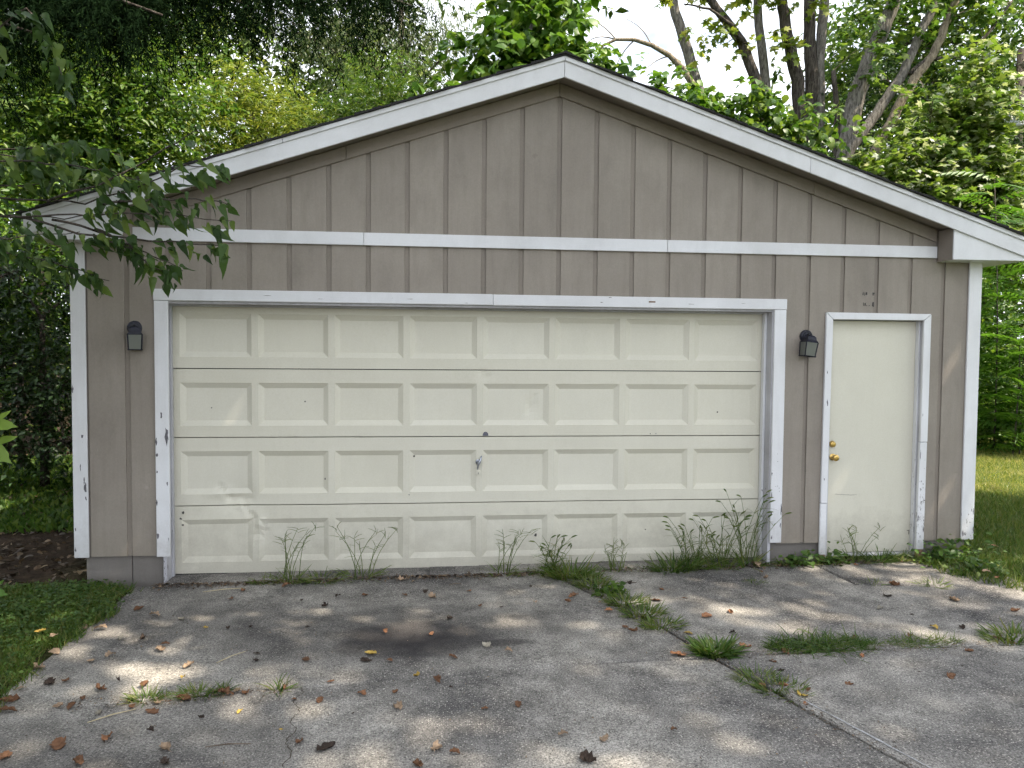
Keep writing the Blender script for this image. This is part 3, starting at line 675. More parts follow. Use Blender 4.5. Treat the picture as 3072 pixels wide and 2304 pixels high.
# ------------------------------------------------------------------ foliage machinery
def tmpl_ovate(w=.62, fold=.10, droop=.16, lobed=False):
    v = [(0, 0, 0), (0, .38, 0), (0, .74, -.04), (0, 1, -droop)]
    side = [(.26, .10, .35), (.5, .42, .5), (.30, .76, .1)] if not lobed else [(.30, .06, .35), (.52, .40, .5), (.26, .70, .1)]
    for s in (-1, 1):
        for x, y, f in side: v.append((s*x*w*1.0, y, fold*f*2-.5*droop*y*y))
    F3 = [(2, 3, 6), (3, 2, 9)]
    F4 = [(0, 1, 5, 4), (1, 2, 6, 5), (1, 0, 7, 8), (2, 1, 8, 9)]
    return np.array(v), [np.array(F4), np.array(F3)]
def tmpl_simple(w=.5, fold=.08, droop=.12):
    return np.array([(0, 0, 0), (w/2, .45, fold), (0, 1, -droop), (-w/2, .45, fold)]), [np.array([(0, 1, 2), (0, 2, 3)])]
def tmpl_lance(w=.2):
    return np.array([(0, 0, 0), (w/2, .4, .02), (0, 1, -.15), (-w/2, .4, .02)]), [np.array([(0, 1, 2), (0, 2, 3)])]
def tmpl_maple():
    out = [(0, 0), (.18, .05), (.55, .12), (.34, .30), (.62, .62), (.22, .55), (.0, 1.0)]
    v = [(0, .35, .03)]+[(x, y, -.10*(x*x+max(0, y-.4)**2)) for x, y in out]+[(-x, y, -.10*(x*x+max(0, y-.4)**2)) for x, y in out[-2:0:-1]]
    n = len(v)-1
    return np.array(v), [np.array([(0, 1+i, 1+(i+1) % n) for i in range(n)])]
def tmpl_frond(n=9):
    v = []; f3 = []
    def pt(y): return (0, y, .10*math.sin(y*2.2)-.30*y*y)
    for i in range(n):
        y = .12+.82*i/(n-1); L = .26*math.sin(math.pi*(.18+.74*i/(n-1)))+.05
        for s in (-1, 1):
            b = Vector(pt(y)); d = Vector((s*.93, .30, -.22)); o = len(v); p = Vector((0, 1, 0))*.030
            v += [tuple(b-p*.4), tuple(b+d*L*.45+p-Vector((0, 0, -.01))), tuple(b+d*L), tuple(b+d*L*.45-p)]
            f3 += [(o, o+1, o+2), (o, o+2, o+3)]
    o = len(v); v += [pt(1.0), (.03, .92, -.22), (-.03, .92, -.22)]; f3 += [(o, o+1, o+2)]
    ys_ = [0, .25, .5, .75, .95]
    for a, b in zip(ys_[:-1], ys_[1:]):
        o = len(v); pa, pb = pt(a), pt(b); v += [(-.006, pa[1], pa[2]), (.006, pa[1], pa[2]), (.005, pb[1], pb[2]), (-.005, pb[1], pb[2])]; f3 += [(o, o+1, o+2), (o, o+2, o+3)]
    return np.array(v), [np.array(f3)]
def unit(a): return a/np.maximum(np.linalg.norm(a, axis=-1, keepdims=True), 1e-9)
def frames(d, n):
    d = unit(d); x = unit(np.cross(d, n)); z = np.cross(x, d)
    return np.stack([x, d, z], -1)
def leaf_cloud(name, tm, P, D_, Nn, S, mat, parent=None):
    tv, tf = tm; R = frames(D_, Nn); n = len(P)
    V = np.einsum('nij,vj->nvi', R, tv)*S[:, None, None]+P[:, None, :]
    off = (np.arange(n)*len(tv))[:, None, None]
    F = [(f[None]+off).reshape(-1, f.shape[1]) for f in tf]
    return link(name, np_mesh(name, V.reshape(-1, 3), F), mat, parent)
_tm_cache = {}
def leaf_objects(name, key, tm, P, D_, Nn, S, mat, parent):
    if key not in _tm_cache:
        me = np_mesh(name, tm[0], tm[1]); _tm_cache[key] = me; me.materials.append(mat)
    me = _tm_cache[key]; R = frames(D_, Nn); off = parent.matrix_world.translation if parent else Vector()
    px = Vector(parent_off(parent))
    for i in range(len(P)):
        o = bpy.data.objects.new(name, me); C.objects.link(o); o.parent = parent
        m = np.eye(4); m[:3, :3] = R[i]*S[i]; m[:3, 3] = P[i]-np.array(px); o.matrix_local = Matrix(m.tolist())
def parent_off(p):
    v = Vector((0, 0, 0))
    while p is not None: v += p.location; p = p.parent
    return v
def crown_twigs(lobes, clumps, twigs, k, tw_len, clump_r, spread=.9, droop=.35, shell=2.2):
    """returns leaf positions, directions, normals, clump centres"""
    vol = np.array([l[3]*l[4]*l[5] for l in lobes])**.75; nC = np.maximum(1, (clumps*vol/vol.sum()).round().astype(int))
    cc = []; 
    for l, n in zip(lobes, nC):
        d = unit(rng.normal(size=(n, 3))); r = rng.random((n, 1))**(1/shell)
        cc.append(np.array(l[:3])+d*r*np.array(l[3:6]))
    cc = np.concatenate(cc); nn = len(cc)
    ts = cc[:, None, :]+rng.normal(size=(nn, twigs, 3))*clump_r*np.array([1, 1, .6])
    td = unit(rng.normal(size=(nn, twigs, 3))*np.array([1, 1, .5])+(ts-cc[:, None, :])/clump_r*.6+np.array([0, 0, .05]))
    t = (np.arange(k)+.5)/k
    L = tw_len*rng.uniform(.6, 1.3, size=(nn, twigs, 1, 1))
    P = ts[:, :, None, :]+td[:, :, None, :]*L*t[None, None, :, None]
    P[..., 2] -= droop*L[..., 0]*t**2
    side = unit(np.cross(td, np.array([0, 0, 1.0]))); sgn = np.where(np.arange(k) % 2 == 0, 1, -1)
    Dl = td[:, :, None, :]*.55+side[:, :, None, :]*sgn[None, None, :, None]*spread+rng.normal(size=P.shape)*.35
    Dl[..., 2] -= droop*1.2
    Nl = np.array([0, -.15, 1.0])+rng.normal(size=P.shape)*.42
    return P.reshape(-1, 3), Dl.reshape(-1, 3), Nl.reshape(-1, 3), cc
def curve(a, b, sag=.15, n=6, jit=.05):
    a, b = Vector(a), Vector(b); L = (b-a).length; out = []
    j1 = Vector((random.uniform(-1, 1), random.uniform(-1, 1), random.uniform(-.3, 1)))*jit*L
    for i in range(n+1):
        t = i/n; p = a.lerp(b, t); p += j1*math.sin(math.pi*t); p.z += sag*L*t*(1-t)*2; out.append(p)
    return out
def taper(r0, r1, n): return [r0+(r1-r0)*i/(n-1) for i in range(n)]
def tree(name, label, cat, trunk, tr, lobes, leafmat, bark, tm, size, clumps=60, twigs=5, k=7, tw_len=.5, clump_r=.35, droop=.35, spread=.9, group=None, n_obj=0, key=None, limbs=True, shell=2.2, crown='crown', leafname='leaf', dens=1.6):
    base = Vector(trunk[0]); root = empty(name, base, label, cat, group)
    off = np.array(base)
    mb = MB(); mb.tube([Vector(p)-base for p in trunk], taper(tr[0], tr[1], len(trunk)), 8)
    P, D_, Nn, cc = crown_twigs(lobes, int(clumps*dens), twigs, k, tw_len, clump_r, spread, droop, shell)
    if limbs:
        tp = [Vector(p) for p in trunk]
        for l in lobes:
            c = Vector(l[:3]); a = min(tp[len(tp)//2:], key=lambda q: (q-c).length+abs(q.z-c.z)*.3)
            path = curve(a, c, .12); mb.tube([p-base for p in path], taper(max(.02, tr[1]*.7), .018, len(path)), 6)
            near = sorted(cc.tolist(), key=lambda q: (Vector(q)-c).length)[:10]
            for q in near:
                path = curve(c, q, .1, 4); mb.tube([p-base for p in path], taper(.016, .006, len(path)), 4)
    mb.build('trunk', bark, root, smooth=True)
    S = size*rng.uniform(.5, 1.35, len(P))
    if n_obj:
        cp = np.array(CAM); vis = -np.linalg.norm(P-cp, axis=1)*1.0+S*20
        order = np.argsort(-vis); a, b = order[:n_obj], order[n_obj:]
        leaf_objects(leafname, key or name, tm, P[a], D_[a], Nn[a], S[a], leafmat, root)
        cr = leaf_cloud(crown, tm, P[b]-off, D_[b], Nn[b], S[b], leafmat, root)
    else: cr = leaf_cloud(crown, tm, P-off, D_, Nn, S, leafmat, root)
    cr['kind'] = 'stuff'
    return root
OV, SI, LA, MA, FR = tmpl_ovate(), tmpl_simple(), tmpl_lance(), tmpl_maple(), tmpl_frond()
OVB = tmpl_ovate(.85, .09, .22)

# ---- behind the garage
tree('catalpa_tree', 'bright green large-leaved catalpa rising right behind the roof ridge', 'tree', [(4.3, 9.6, 0), (4.25, 9.6, 3), (4.2, 9.5, 5.5), (4.1, 9.4, 7.5)], (.20, .08),
     [(2.55, 9.2, 6.9, .75, .7, .45), (3.2, 9.3, 7.4, .8, .8, .6), (3.7, 9.3, 8.1, .85, .8, .6), (4.6, 9.4, 8.6, .95, .9, .7), (4.6, 9.0, 7.4, .9, .8, .6), (5.15, 9.3, 7.9, .55, .6, .5), (4.2, 9.4, 9.5, 1.0, 1.0, .7), (3.6, 9.2, 6.7, 1.1, .8, .5), (5.3, 9.3, 7.0, .6, .6, .4)],
     LEAF['catalpa'], M['bark_grey'], OVB, .21, clumps=110, twigs=4, k=6, tw_len=.35, clump_r=.22, droop=.5, n_obj=300, shell=3.5)
tree('broadleaf_tree', 'dense broad-leaved tree behind the right roof slope, near the arching branch', 'tree', [(7.0, 9.6, 0), (6.9, 9.5, 3), (6.9, 9.4, 5.2), (6.7, 9.3, 6.4)], (.16, .06),
     [(5.6, 9.2, 6.9, .6, .6, .55), (6.4, 9.2, 6.9, .8, .7, .6), (7.2, 9.2, 6.7, .8, .7, .6), (6.6, 9.0, 6.0, 1.4, .7, .7), (6.9, 9.3, 7.4, .5, .5, .25)],
     LEAF['catalpa'], M['bark_grey'], OVB, .17, clumps=75, twigs=4, k=6, tw_len=.35, clump_r=.24, droop=.5)
tree('broadleaf_tree', 'dark green broad-leaved tree low behind the right roof slope, below forked trunks', 'tree', [(9.2, 9.8, 0), (9.2, 9.7, 3), (9.1, 9.6, 5), (9.0, 9.5, 6.2)], (.16, .06),
     [(8.1, 9.2, 6.6, .8, .7, .7), (9.0, 9.2, 6.7, .9, .7, .7), (9.9, 9.2, 6.4, .8, .7, .7), (9.2, 9.0, 5.7, 1.5, .7, .6), (10.5, 9.2, 5.6, .6, .6, .6)],
     LEAF['understory'], M['bark_grey'], OVB, .16, clumps=95, twigs=4, k=6, tw_len=.35, clump_r=.25, droop=.5)
tree('willow_shrub', 'yellow-green narrow-leaved shrub lit behind the left roof slope', 'shrub', [(-1.2, 9.2, 0), (-1.2, 9.2, 2), (-1.1, 9.1, 4), (-1.0, 9, 5.5)], (.10, .04),
     [(-2.1, 8.8, 5.7, .8, .7, .8), (-1.2, 8.9, 6.2, .9, .8, .9), (-.3, 8.9, 6.1, .8, .7, .6), (-1.6, 8.7, 5.0, 1.2, .7, .7), (-1.5, 9, 6.9, .6, .6, .4)],
     LEAF['willow'], M['twig'], LA, .13, clumps=120, twigs=7, k=12, tw_len=.5, clump_r=.22, droop=.3)
tree('leafy_shrub', 'mid green fine-leaved bush left of the catalpa behind the roof', 'shrub', [(1.0, 9.4, 0), (1.0, 9.4, 2), (1.1, 9.3, 4), (1.1, 9.2, 5.8)], (.10, .04),
     [(.4, 8.9, 6.4, .7, .6, .6), (1.2, 8.9, 6.6, .8, .7, .7), (1.9, 8.9, 6.6, .6, .6, .6), (1.1, 9, 7.3, .7, .6, .4), (1.2, 8.8, 5.8, 1.2, .6, .6)],
     LEAF['mid'], M['twig'], LA, .11, clumps=110, twigs=7, k=11, tw_len=.42, clump_r=.22, droop=.2)
tree('silver_leaved_tree', 'tall thin silvery-leaved tree with sky showing through, left of the catalpa', 'tree', [(1.6, 13.5, 0), (1.5, 13.4, 4), (1.3, 13.3, 8), (1.4, 13.2, 12)], (.16, .05),
     [(-1.2, 13, 9.6, 1.2, .9, 1.0), (.2, 13, 9.2, 1.2, .9, 1.0), (1.6, 13, 9.6, 1.2, .9, 1.2), (2.8, 13, 9.6, .8, .8, 1.0), (.6, 13, 11.2, 1.6, 1, .8), (2.3, 13, 8.3, 1.0, .8, .7), (1.0, 13, 8.1, 1.2, .8, .6)],
     LEAF['silver'], M['bark_dark'], LA, .14, clumps=170, twigs=6, k=9, tw_len=.6, clump_r=.30, droop=.9)
tree('shade_maple', 'mid green tree deep behind the left roof corner', 'tree', [(-3.6, 8.0, 0), (-3.6, 8, 3), (-3.5, 7.9, 5), (-3.3, 7.8, 6.5)], (.14, .05),
     [(-4.2, 7.2, 5.2, 1.0, .9, .9), (-3.2, 7.2, 5.4, 1.0, .9, .9), (-3.4, 7.3, 6.5, 1.1, .9, .8), (-4.6, 7.3, 6.6, 1.0, .9, .8), (-2.7, 7.0, 4.5, .8, .8, .7), (-3.8, 7.2, 4.2, 1.2, .8, .7), (-2.3, 7.4, 6.0, .6, .6, .6)],
     LEAF['understory'], M['bark_dark'], SI, .12, clumps=260, twigs=6, k=8, tw_len=.45, clump_r=.3)

# multi-stem tree with bare grey stems against the sky
def stem_tree(name, label, stems, mats, base, leafspots, leafmat, size, crown_lobes=None):
    root = empty(name, base, label, 'tree'); b = Vector(base)
    for (pts, r0, r1), m in zip(stems, mats):
        # smooth subdivide with slight wander
        q = []
        for i in range(len(pts)-1):
            a, c = Vector(pts[i]), Vector(pts[i+1])
            for j in range(4): q.append(a.lerp(c, j/4)+Vector((random.uniform(-.02, .02), random.uniform(-.02, .02), 0))*(0 if j == 0 else 1))
        q.append(Vector(pts[-1])); mb = MB(); mb.tube([p-b for p in q], taper(r0*1.05, r1*1.05, len(q)), 10); mb.build('stem', m, root, smooth=True)
    lob = leafspots
    P, D_, Nn, cc = crown_twigs(lob, sum(max(2, int(14*l[3])) for l in lob), 4, 5, .35, .16, .9, .6)
    cr = leaf_cloud('crown', MA, P-np.array(b), D_, Nn, size*rng.uniform(.7, 1.3, len(P)), leafmat, root); cr['kind'] = 'stuff'
    # fine bare twigs
    mb = MB()
    for c in cc[::2]:
        s = min((Vector(p) for st in stems for p in st[0]), key=lambda p: (p-Vector(c)).length)
        if (s-Vector(c)).length < 2.2:
            path = curve(s, c, .15, 5, .12); mb.tube([p-b for p in path], taper(.014, .004, len(path)), 4)
    mb.build('twigs', M['bark_tan'], root)['kind'] = 'stuff'; return root
stem_tree('multi_stem_maple', 'multi-stemmed grey maple with sparse yellow-green leaves against the sky', [
    ([(9.4, 11.4, 0), (9.2, 11.3, 4), (8.75, 11.1, 6.8), (8.28, 11, 8.1), (7.95, 11, 9.1), (7.55, 11, 10.3), (7.2, 11, 12.5)], .16, .09),
    ([(9.9, 11.4, 0), (9.9, 11.3, 4), (9.85, 11, 7.2), (9.72, 11, 8.2), (9.35, 11, 9.1), (8.85, 11, 9.7), (8.45, 11, 10.2), (7.8, 11, 11.8)], .16, .07),
    ([(10.2, 11.6, 0), (10.1, 11.4, 4), (10.05, 11.2, 8.2), (9.8, 11.2, 10.1), (9.7, 11.2, 13)], .13, .08),
    ([(10.9, 11.3, 0), (10.9, 11.2, 4), (10.85, 11, 7.2), (10.75, 11, 8.3), (10.45, 11, 9.3), (10.3, 11, 10.2), (10.2, 11, 13)], .18, .10),
    ([(11.2, 11.3, 0), (11.15, 11.2, 4), (11.1, 11, 7.2), (11.08, 11, 8.4), (11.0, 11, 9.3), (10.98, 11, 10.3), (11.0, 11, 13)], .17, .11),
    ([(11.4, 11.2, 4), (11.3, 11, 7.2), (11.28, 11, 8.4), (11.3, 11, 9.4), (11.36, 11, 10.3), (11.5, 11, 13)], .12, .10),
    ([(9.3, 10.9, 9.05), (9.0, 10.7, 9.35), (8.4, 10.6, 9.65), (7.8, 10.6, 9.72)], .05, .015)],
    [M['bark_grey'], M['bark_dark'], M['bark_grey'], M['bark_dark'], M['bark_dark'], M['bark_grey'], M['bark_dark']], (10.2, 11.3, 0),
    [(8.2, 10.8, 9.9, .3, .3, .25), (8.9, 10.8, 9.6, .35, .3, .35), (9.3, 10.8, 10.1, .4, .3, .3), (9.9, 10.8, 10.0, .35, .3, .35), (10.1, 10.8, 9.2, .25, .3, .3), (8.1, 10.8, 9.2, .25, .25, .2), (10.6, 10.8, 10.2, .3, .3, .3), (9.6, 10.7, 8.9, .2, .2, .2), (7.4, 10.8, 9.9, .25, .2, .25), (8.6, 11, 11.6, 1.0, .8, .6), (10.4, 11, 11.9, 1.0, .8, .6), (10.4, 10.7, 8.8, .2, .2, .3), (8.0, 10.7, 8.6, .2, .2, .2)],
    LEAF['willow'], .17)
stem_tree('forked_maple', 'forked grey trunk leaning right above the right roof slope', [
    ([(11.5, 10.6, 0), (11.55, 10.6, 3.5), (11.6, 10.6, 5.8), (11.75, 10.6, 6.8), (12.0, 10.6, 7.9), (12.4, 10.6, 9.0), (12.75, 10.6, 9.8), (13.0, 10.6, 10.6), (13.5, 10.6, 13)], .26, .12),
    ([(11.62, 10.5, 6.0), (11.75, 10.45, 6.55), (12.15, 10.4, 7.1), (12.6, 10.4, 7.75), (13.0, 10.4, 8.35), (13.35, 10.4, 9.2), (13.7, 10.4, 9.9), (14.3, 10.4, 11.8)], .13, .08),
    ([(12.0, 10.3, 5.9), (12.3, 10.3, 6.5), (12.75, 10.3, 7.35), (13.2, 10.3, 8.2), (13.65, 10.3, 8.75), (14.0, 10.3, 9.6), (14.6, 10.3, 11)], .13, .07),
    ([(13.1, 10.3, 8.3), (13.5, 10.3, 8.65), (14.3, 10.3, 8.75), (14.9, 10.3, 9.2), (15.6, 10.3, 10.1)], .05, .025),
    ([(11.55, 10.6, 5.2), (11.5, 10.6, 6.2), (11.52, 10.6, 7.2), (11.4, 10.6, 8.4)], .10, .05)],
    [M['bark_grey'], M['bark_grey'], M['bark_tan'], M['bark_dark'], M['bark_dark']], (11.5, 10.6, 0),
    [(12.2, 10.3, 9.8, .5, .4, .5), (13.2, 10.2, 10.2, .6, .4, .4), (14.2, 10.2, 9.9, .6, .4, .5), (12.0, 10.2, 8.5, .4, .3, .4), (12.9, 10.1, 9.2, .3, .3, .3), (13.6, 10, 7.6, .5, .4, .4), (15.0, 10.2, 9.6, .5, .4, .5), (12.8, 10.6, 11.5, 1.3, .9, .6)],
    LEAF['understory'], .17)
# arching bare branch of a fallen limb
root = empty('arching_branch', (7.95, 10, 7.3), 'bare arching branch curving over the roof right of the ridge', 'branch'); b0 = Vector((7.95, 10, 7.3))
mb = MB(); pth = [(8.6, 10, 6.2), (7.95, 10, 7.55), (7.6, 10, 8.05), (7.3, 10, 8.32), (6.9, 10, 8.52), (6.5, 10, 8.62), (6.1, 10, 8.6), (5.8, 10, 8.45), (5.65, 10, 8.15), (5.6, 10, 7.8)]
mb.tube([Vector(p)-b0 for p in pth], [.085, .08, .07, .06, .05, .042, .034, .026, .018, .01], 8); mb.build('limb', M['bark_tan'], root, smooth=True)
for a, e in (((6.5, 10, 8.6), (6.0, 9.9, 7.7)), ((6.1, 10, 8.6), (5.3, 9.9, 8.2)), ((6.9, 10, 8.5), (6.3, 9.9, 9.0)), ((5.8, 10, 8.4), (5.2, 9.9, 7.7)), ((7.3, 10, 8.3), (6.6, 9.8, 7.8)), ((6.1, 10, 8.6), (5.2, 9.8, 8.9))):
    mb = MB(); pt = curve(a, e, .2, 7, .12); mb.tube([p-b0 for p in pt], taper(.016, .005, len(pt)), 5); mb.build('twig', M['bark_tan'], root)

# right side
tree('silver_maple_sapling', 'sunlit maple thicket with pale leaf undersides right of the roof', 'tree', [(12.6, 9.0, 0), (12.6, 9, 2), (12.6, 8.9, 4), (12.5, 8.8, 5.5)], (.10, .04),
     [(11.3, 8.7, 5.3, .7, .7, .7), (12.1, 8.7, 6.0, .8, .7, .8), (12.0, 8.5, 4.6, .9, .7, .8), (12.9, 8.6, 5.2, .8, .7, .9), (12.6, 8.8, 6.9, .4, .4, .6), (13.1, 8.6, 4.0, 1.0, .8, .8)],
     LEAF['maple'], M['twig'], MA, .125, clumps=120, twigs=6, k=7, tw_len=.4, clump_r=.24, droop=.3)
tree('silver_maple_sapling', 'tallest upright maple shoot with whitish leaves near the right frame edge', 'tree', [(13.9, 9.0, 0), (13.9, 9, 2.5), (13.8, 8.9, 5), (13.7, 8.8, 7.8)], (.08, .02),
     [(13.7, 8.7, 7.9, .25, .3, .5), (13.6, 8.7, 7.2, .4, .4, .6), (13.8, 8.7, 6.4, .5, .5, .7), (13.9, 8.6, 5.5, .6, .5, .7), (14.2, 8.6, 4.7, .7, .6, .7), (14.0, 8.4, 3.9, .8, .6, .6), (13.1, 8.7, 6.6, .2, .2, .7)],
     LEAF['maple'], M['twig'], MA, .145, clumps=105, twigs=6, k=7, tw_len=.4, clump_r=.22, droop=.3)
tree('big_maple', 'large leafy tree filling the top right corner behind the forked trunk', 'tree', [(17, 15, 0), (17, 15, 4), (16.8, 14.8, 8), (16.5, 14.5, 11)], (.3, .14),
     [(14.2, 14, 11.2, 1.5, 1.2, 1.3), (15.5, 14, 9.7, 1.4, 1.2, 1.2), (16.8, 14, 11, 1.6, 1.2, 1.4), (18.2, 14, 10.2, 1.5, 1.2, 1.4), (16, 14, 12.6, 2, 1.3, 1.0), (18.8, 14, 12.4, 1.6, 1.2, 1.2), (15.0, 14, 8.2, 1.2, 1, .8), (17.2, 14, 8.6, 1.3, 1, 1.0), (13.6, 14, 9.4, .8, .8, .9)],
     LEAF['mid'], M['bark_dark'], SI, .19, clumps=230, twigs=6, k=7, tw_len=.6, clump_r=.36, dens=1.3)
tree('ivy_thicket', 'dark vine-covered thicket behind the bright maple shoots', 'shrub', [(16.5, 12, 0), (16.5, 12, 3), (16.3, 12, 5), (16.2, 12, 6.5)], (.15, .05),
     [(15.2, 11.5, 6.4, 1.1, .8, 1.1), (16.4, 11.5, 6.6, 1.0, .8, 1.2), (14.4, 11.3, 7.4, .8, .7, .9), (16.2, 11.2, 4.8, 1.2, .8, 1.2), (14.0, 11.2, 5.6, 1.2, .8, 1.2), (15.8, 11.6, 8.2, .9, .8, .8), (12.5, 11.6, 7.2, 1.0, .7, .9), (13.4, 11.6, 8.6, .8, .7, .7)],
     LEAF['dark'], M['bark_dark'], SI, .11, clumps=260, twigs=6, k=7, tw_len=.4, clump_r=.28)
tree('hedge_tree', 'dense green thicket filling the gap behind the right lawn', 'tree', [(15.5, 10.5, 0), (15.5, 10.5, 1.5), (15.4, 10.5, 3), (15.4, 10.5, 4.5)], (.12, .05),
     [(12.8, 10.2, 1.5, 1.4, .8, 1.5), (15.0, 10.0, 1.5, 1.4, .8, 1.5), (17.2, 10.2, 1.6, 1.4, .8, 1.6), (13.6, 10.2, 3.9, 1.4, .8, 1.3), (16.2, 10.0, 3.9, 1.5, .8, 1.4), (11.6, 10.2, 3.6, 1.2, .8, 1.4), (18.2, 10.2, 4.5, 1.3, .8, 1.5)],
     LEAF['understory'], M['bark_dark'], SI, .14, clumps=230, twigs=6, k=7, tw_len=.45, clump_r=.34)
# sumac by the lawn with countable fronds
root = empty('sumac', (12.2, 6.2, 0), 'bright green sumac with feathery fronds beside the right lawn', 'shrub'); b0 = Vector((12.2, 6.2, .05))
for sx, sy, h in ((0, 0, 4.9), (.7, .2, 4.2), (-.2, .5, 3.6), (.5, -.4, 2.8), (1.2, 0, 4.6), (.2, -.5, 2.0)):
    mb = MB(); top = Vector((sx+random.uniform(-.3, .3), sy, h)); pt = curve((sx*.6, sy*.6, 0), top, 0, 6, .05); mb.tube(pt, taper(.016, .007, len(pt)), 6); mb.build('stem', M['bark_dark'], root, smooth=True)
    nf = 50; zz = np.linspace(.06, 1.0, nf)*h; an = np.arange(nf)*2.4+random.random()*6
    P = np.stack([sx*.6+(top.x-sx*.6)*zz/h, sy*.6+(top.y-sy*.6)*zz/h, zz+.05], -1)+np.array([12.2, 6.2, 0])
    D_ = np.stack([np.cos(an), np.sin(an), rng.uniform(-.1, .55, nf)], -1); Nn = np.array([0, 0, 1.0])+rng.normal(size=(nf, 3))*.25
    leaf_objects('frond', 'frond', FR, P, D_, Nn, rng.uniform(.6, .95, nf), LEAF['sumac'], root)
# brush at its foot
P, D_, Nn, cc = crown_twigs([(12.6, 6.6, .5, 1.0, .7, .5), (13.8, 6.8, .6, 1.0, .7, .6)], 130, 6, 6, .4, .2)
tag(leaf_cloud('brush', SI, P, D_, Nn, .10*rng.uniform(.6, 1.3, len(P)), LEAF['understory']), 'low tangled brush at the lawn edge below the sumac', 'brush', kind='stuff')
tree('leafy_shrub', 'green bush behind the sumac at the right garage corner', 'shrub', [(11.6, 8.0, 0), (11.6, 8, 1), (11.6, 8, 2), (11.6, 8, 3)], (.07, .03),
     [(11.2, 7.8, 3.6, .8, .7, .8), (12.4, 7.9, 3.4, 1.0, .7, 1.0), (11.6, 7.8, 2.3, .9, .7, .9), (13.2, 8, 2.2, 1.0, .7, 1.1), (12.3, 7.8, 1.2, 1.3, .7, .9)],
     LEAF['catalpa'], M['twig'], SI, .13, clumps=130, twigs=6, k=7, tw_len=.4, clump_r=.26)
# white can on a utility pole, and the cut trunk at the frame edge
root = empty('utility_transformer', (17.45, 12.3, 0), 'white cylindrical can on a pole among trees at the right edge', 'transformer')
mb = MB(); mb.tube([(.35, .35, 0), (.35, .35, 10)], [.13, .10], 10); mb.build('pole', M['bark_dark'], root, smooth=True)
mb = MB(); 
mb.tube([(0, 0, 7.82), (0, 0, 7.86), (0, 0, 8.28)], [.20, .23, .23], 20); mb.build('tank', M['can'], root)
mb = MB(); mb.tube([(0, 0, 8.281), (0, 0, 8.33), (0, 0, 8.36)], [.25, .25, .16], 20); mb.build('lid', M['can'], root)
mb = MB(); mb.tube([(.23, .23, 8.1), (.27, .27, 8.1)], .05, 8); mb.build('bracket', M['bark_dark'], root)
root = empty('pruned_trunk', (18.0, 11.4, 0), 'pale trunk with a sawn-off limb at the top right corner', 'tree'); b0 = Vector((18.0, 11.4, 0))
mb = MB(); mb.tube([Vector(p)-b0 for p in ((18.3, 11.4, 0), (18.2, 11.4, 5), (17.7, 11.4, 8.5), (17.15, 11.4, 10.0), (16.9, 11.4, 11.2), (16.8, 11.4, 13))], [.3, .26, .22, .2, .18, .12], 10); mb.build('trunk', M['bark_tan'], root, smooth=True)
mb = MB(); mb.tube([Vector(p)-b0 for p in ((17.8, 11.4, 8.2), (17.2, 11.3, 8.75), (16.75, 11.3, 9.15))], [.15, .13, .12], 10); mb.build('sawn_limb', M['bark_tan'], root, smooth=True)
P, D_, Nn, cc = crown_twigs([(17.2, 11.4, 12.6, 1.5, 1.2, .9)], 40, 5, 7, .5, .35)
cr = leaf_cloud('crown', SI, P-np.array(b0), D_, Nn, .16*rng.uniform(.6, 1.3, len(P)), LEAF['mid'], root); cr['kind'] = 'stuff'

# ---- left side shrubs and trees
for nm, lab, tr_, lob, lm, sz, cl in (
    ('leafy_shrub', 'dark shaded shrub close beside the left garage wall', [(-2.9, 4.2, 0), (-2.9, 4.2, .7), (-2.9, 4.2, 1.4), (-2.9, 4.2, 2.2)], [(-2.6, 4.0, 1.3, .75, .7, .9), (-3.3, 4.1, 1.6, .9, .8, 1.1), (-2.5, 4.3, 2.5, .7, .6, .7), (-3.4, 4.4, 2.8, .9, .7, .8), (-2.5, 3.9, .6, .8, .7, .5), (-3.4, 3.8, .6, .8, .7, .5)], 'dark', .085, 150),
    ('leafy_shrub', 'sunflecked yellow-green bush at the left frame edge', [(-3.9, 5.6, 0), (-3.9, 5.6, 1), (-3.9, 5.6, 2), (-3.9, 5.5, 3)], [(-3.6, 5.2, 2.6, .8, .7, .7), (-4.3, 5.2, 2.3, .8, .7, .9), (-3.2, 5.3, 3.3, .7, .6, .6), (-4.4, 5.4, 3.4, .9, .7, .7)], 'catalpa', .10, 90),
    ('leafy_shrub', 'dark tall bush deep in the left background', [(-5.4, 8, 0), (-5.4, 8, 1.5), (-5.4, 8, 3), (-5.3, 8, 4.5)], [(-5.0, 7.6, 2.2, 1.3, .9, 1.5), (-6.4, 7.8, 2.4, 1.2, .9, 1.5), (-5.4, 7.8, 4.4, 1.3, .9, 1.2), (-6.8, 8, 4.8, 1.3, .9, 1.3), (-4.0, 7.7, 1.2, 1.0, .8, 1.0)], 'mid', .11, 170)):
    tree(nm, lab, 'shrub', tr_, (.06, .03), lob, LEAF[lm], M['bark_dark'], SI, sz, clumps=cl, twigs=6, k=7, tw_len=.4, clump_r=.25)
tree('shade_maple', 'tall dark tree beyond the left garage eave', 'tree', [(-6.2, 11, 0), (-6.2, 11, 4), (-6, 11, 7), (-5.8, 11, 10)], (.22, .08),
     [(-6.6, 10.6, 8.0, 1.6, 1.1, 1.3), (-4.8, 10.6, 8.4, 1.5, 1.1, 1.3), (-5.6, 10.6, 10.2, 1.8, 1.2, 1.3), (-7.4, 10.6, 6.4, 1.6, 1.1, 1.3), (-3.2, 10.6, 8.6, 1.2, 1, 1.0), (-3.4, 10.6, 10.4, 1.5, 1.1, 1.1)],
     LEAF['mid'], M['bark_dark'], SI, .15, clumps=230, twigs=6, k=7, tw_len=.5, clump_r=.34)

